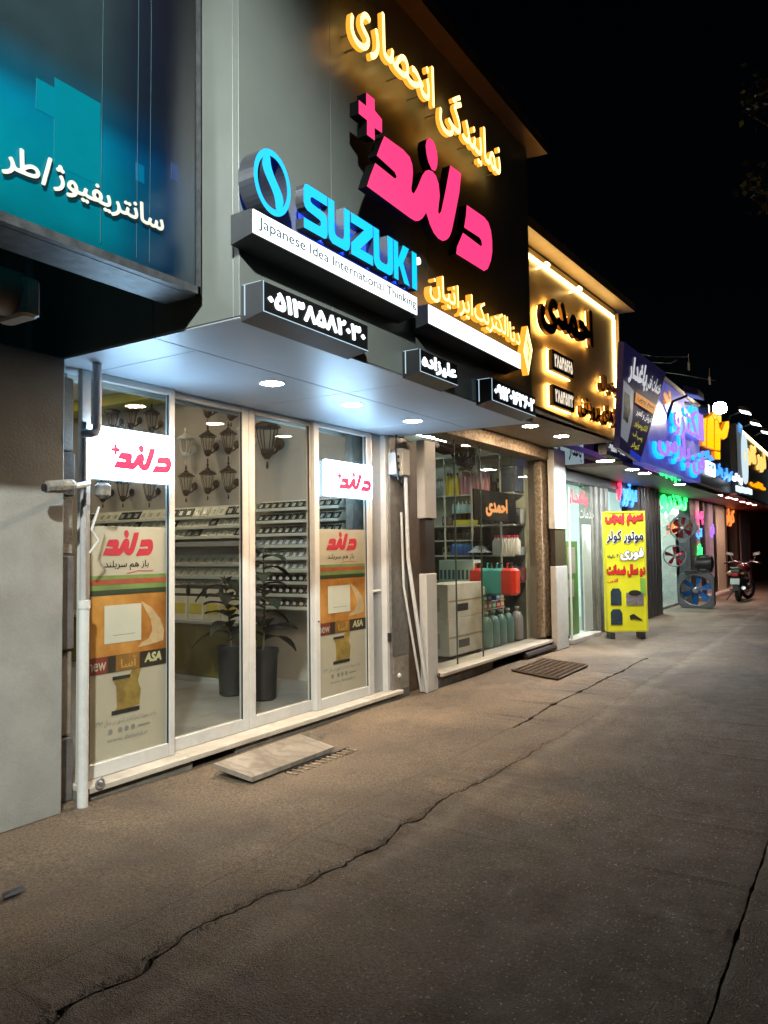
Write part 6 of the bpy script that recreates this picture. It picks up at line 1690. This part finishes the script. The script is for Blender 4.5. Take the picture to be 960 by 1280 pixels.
for s in (1, -1):
    mpart('grip', PLBLACK, lambda b: b.tube([(.80, .40 * s, 1.08), (.74, .50 * s, 1.06)], .022, 8), True, hbar)
    mpart('mirror', mat('pale_mirror', (.45, .42, .42), .2), lambda b: (b.tube([(.88, .28 * s, 1.12), (.86, .34 * s, 1.30)], .008, 5), b.hexa([(.84, .26 * s, 1.28), (.88, .26 * s, 1.28), (.88, .46 * s, 1.32), (.84, .46 * s, 1.32), (.84, .27 * s, 1.36), (.88, .27 * s, 1.36), (.88, .45 * s, 1.40), (.84, .45 * s, 1.40)])), True, hbar)
    mpart('indicator', mat('amber_lens_dull', (.4, .18, .03), .3), lambda b: b.tube([(-.30, .10 * s, .80), (-.30, .22 * s, .80)], [.015, .035], 8))
    mpart('footrest', DARK, lambda b: b.tube([(.35, .12 * s, .32), (.35, .30 * s, .32)], .016, 6))
mpart('headlamp', STEEL, lambda b: b.lathe([(.04, 1.05), (.10, 1.10), (.11, 1.18), (.09, 1.20)], (0, 0, .95), 12, axis='x'))
mpart('tail_lamp', mat('tail_red', (.35, .02, .02), .3), lambda b: b.bbox(-.43, -.37, -.08, .08, .72, .80, .01))
mpart('number_plate', mat('white_plate_dull', (.50, .52, .50), .5), lambda b: b.hexa([(-.45, -.12, .50), (-.44, -.12, .50), (-.44, .12, .50), (-.45, .12, .50), (-.42, -.12, .66), (-.41, -.12, .66), (-.41, .12, .66), (-.42, .12, .66)]))
mpart('exhaust', STEEL, lambda b: b.tube([(.55, -.16, .30), (.2, -.18, .28), (-.35, -.20, .40)], [.025, .045, .05], 10))
mpart('luggage_rack', STEEL, lambda b: (b.tube([(-.05, .10, .93), (-.48, .10, .97), (-.48, -.10, .97), (-.05, -.10, .93)], .012, 6), b.tube([(-.25, .10, .95), (-.25, -.10, .95)], .01, 6)))
mpart('kickstand', DARK, lambda b: b.tube([(.2, .12, .35), (.1, .34, .02)], .015, 6))
mpart('pannier_strap', mat('pale_bag', (.45, .44, .42), .6), lambda b: b.bbox(-.3, .05, .13, .20, .74, .86, .02))

# ---------------------------------------------------------------- tree at the right edge, wires, small hanging things
tr = root('street_tree', 'dark street tree whose lowest leaves hang in at the right edge', 'tree', (10.5, -1.5, 0))
BARK = mat('bark', (.06, .048, .038), .9, 0, .4, 8, bump=.5)
b = B(); b.tube([(10.5, -1.5, -.02), (10.52, -1.48, .25), (10.45, -1.42, 1.4), (10.38, -1.3, 2.8), (10.4, -1.2, 4.2)], [.21, .17, .14, .12, .09], 9)
for p in ([(10.4, -1.2, 4.0), (10.1, -.4, 5.2), (10.0, .5, 6.3), (10.0, 1.1, 6.9)], [(10.4, -1.2, 4.1), (11.0, -.6, 5.3), (11.4, 0, 6.2)], [(10.38, -1.3, 3.2), (10.1, -.3, 4.6), (10.0, .5, 5.5), (9.95, 1.05, 5.9)], [(10.4, -1.2, 4.2), (10.2, -2.2, 5.6)], [(10.4, -1.2, 4.2), (10.6, -1.3, 6.6)], [(10.4, -1.2, 4.1), (9.5, -1.9, 5.4)]):
    b.tube(p, [.05, .035, .02, .010][:len(p) - 1] + [.008], 6)
b.obj('trunk', BARK, tr, True)
b = B(); rnd = random.Random(5)
for k in range(16):
    t = rnd.uniform(0, 6.28); rr = rnd.uniform(.2, 1.7)
    cx0, cy0_, cz0 = 10.5 + rr * math.cos(t), -1.2 + rr * math.sin(t) * .75, rnd.uniform(4.8, 7.3)
    for j in range(170):
        p = Vector((rnd.gauss(0, .34), rnd.gauss(0, .30), rnd.gauss(0, .26))) + Vector((cx0, cy0_, cz0))
        a = Vector((rnd.uniform(-1, 1), rnd.uniform(-1, 1), rnd.uniform(-1, .4))).normalized(); s = rnd.uniform(.06, .12)
        sd = a.cross(Vector((rnd.uniform(-1, 1), rnd.uniform(-1, 1), rnd.uniform(-1, 1)))).normalized() * s * .3
        b.add([p, p + a * s * .5 + sd, p + a * s, p + a * s * .5 - sd], [(0, 1, 2, 3)])
for (px, py, n_) in ((948, 118, 34), (940, 140, 16), (956, 100, 30), (950, 232, 26), (932, 245, 10), (958, 250, 20), (945, 215, 14)):
    q = fy(px, py, .9) * 1.0
    q = EYE + ray(px, py) * 9.2
    for j in range(n_):
        p = Vector(q) + Vector((rnd.gauss(0, .10), rnd.gauss(0, .10), rnd.gauss(0, .10)))
        a = Vector((rnd.uniform(-1, 1), rnd.uniform(-1, 1), rnd.uniform(-1, .3))).normalized(); s = rnd.uniform(.07, .13)
        sd = a.cross(Vector((rnd.uniform(-1, 1), rnd.uniform(-1, 1), rnd.uniform(-1, 1)))).normalized() * s * .28
        b.add([p, p + a * s * .5 + sd, p + a * s, p + a * s * .5 - sd], [(0, 1, 2, 3)])
b.obj('crown', mat('night_leaf', (.05, .065, .03), .45, 0, .4, 5), tr)
wi = root('overhead_wire', 'thin overhead wires sagging above the blue neon board', 'wire', (15, 2.8, 5))
for k, (pa, pm, pb_) in enumerate((((785, 440), (820, 446), (860, 446)), ((790, 452), (838, 454), (846, 450)), ((800, 462), (850, 468), (895, 476)))):
    b = B(); b.tube([EYE + ray(*pa) * 15.5, EYE + ray(*pm) * 17, EYE + ray(*pb_) * 18.5], .008, 5); b.obj('strand', mat('grey_wire', (.2, .2, .2), .5), wi)
for px, py, lab in ((861, 458, 'small pale tag hanging from the overhead wires, upper one'), (887, 476, 'small pale tag hanging from the overhead wires, lower one')):
    q = EYE + ray(px, py) * 18
    b = B(); b.bbox(q[0] - .05, q[0] + .05, q[1] - .02, q[1] + .02, q[2] - .09, q[2] + .09, .01); b.tube([(q[0], q[1], q[2] + .09), (q[0], q[1], q[2] + .3)], .005, 4); tag(b.obj('wire_tag', mat('dull_tag', (.40, .34, .26), .6)), lab, 'tag')

# ---------------------------------------------------------------- street lamp across the pavement, out of frame on the left
sl = root('street_lamp', 'tall street lamp on the kerb side, lighting the left pillar and fascia', 'street lamp', (-3.6, -3.4, 0))
b = B(); b.tube([(-3.6, -3.4, 0), (-3.6, -3.4, 6.0), (-3.58, -3.25, 7.1), (-3.5, -2.7, 7.55)], [.09, .07, .05, .045], 10); b.obj('pole', STEEL, sl, True)
b = B(); b.bbox(-3.64, -3.36, -2.8, -2.25, 7.52, 7.62, .03); b.obj('head', DARK, sl)
b = B(); b.box(-3.60, -3.40, -2.7, -2.35, 7.505, 7.518); b.obj('lens', glow('street_lens', (.95, 1.0, .93), 8), sl)
sp = bpy.data.lights.new('street_lamp_light', 'SPOT')
sp.energy = 13000; sp.color = (.95, 1.0, .93); sp.spot_size = math.radians(33); sp.spot_blend = .75; sp.shadow_soft_size = .18
spo = bpy.data.objects.new('street_lamp_light', sp)
COL.objects.link(spo)
spo.location = (-3.5, -2.52, 7.49)
d = Vector((2.45, 3.7, 2.8)) - Vector(spo.location)
spo.rotation_euler = d.to_track_quat('-Z', 'Y').to_euler()
spo.parent = sl; spo.matrix_parent_inverse = sl.matrix_basis.inverted()
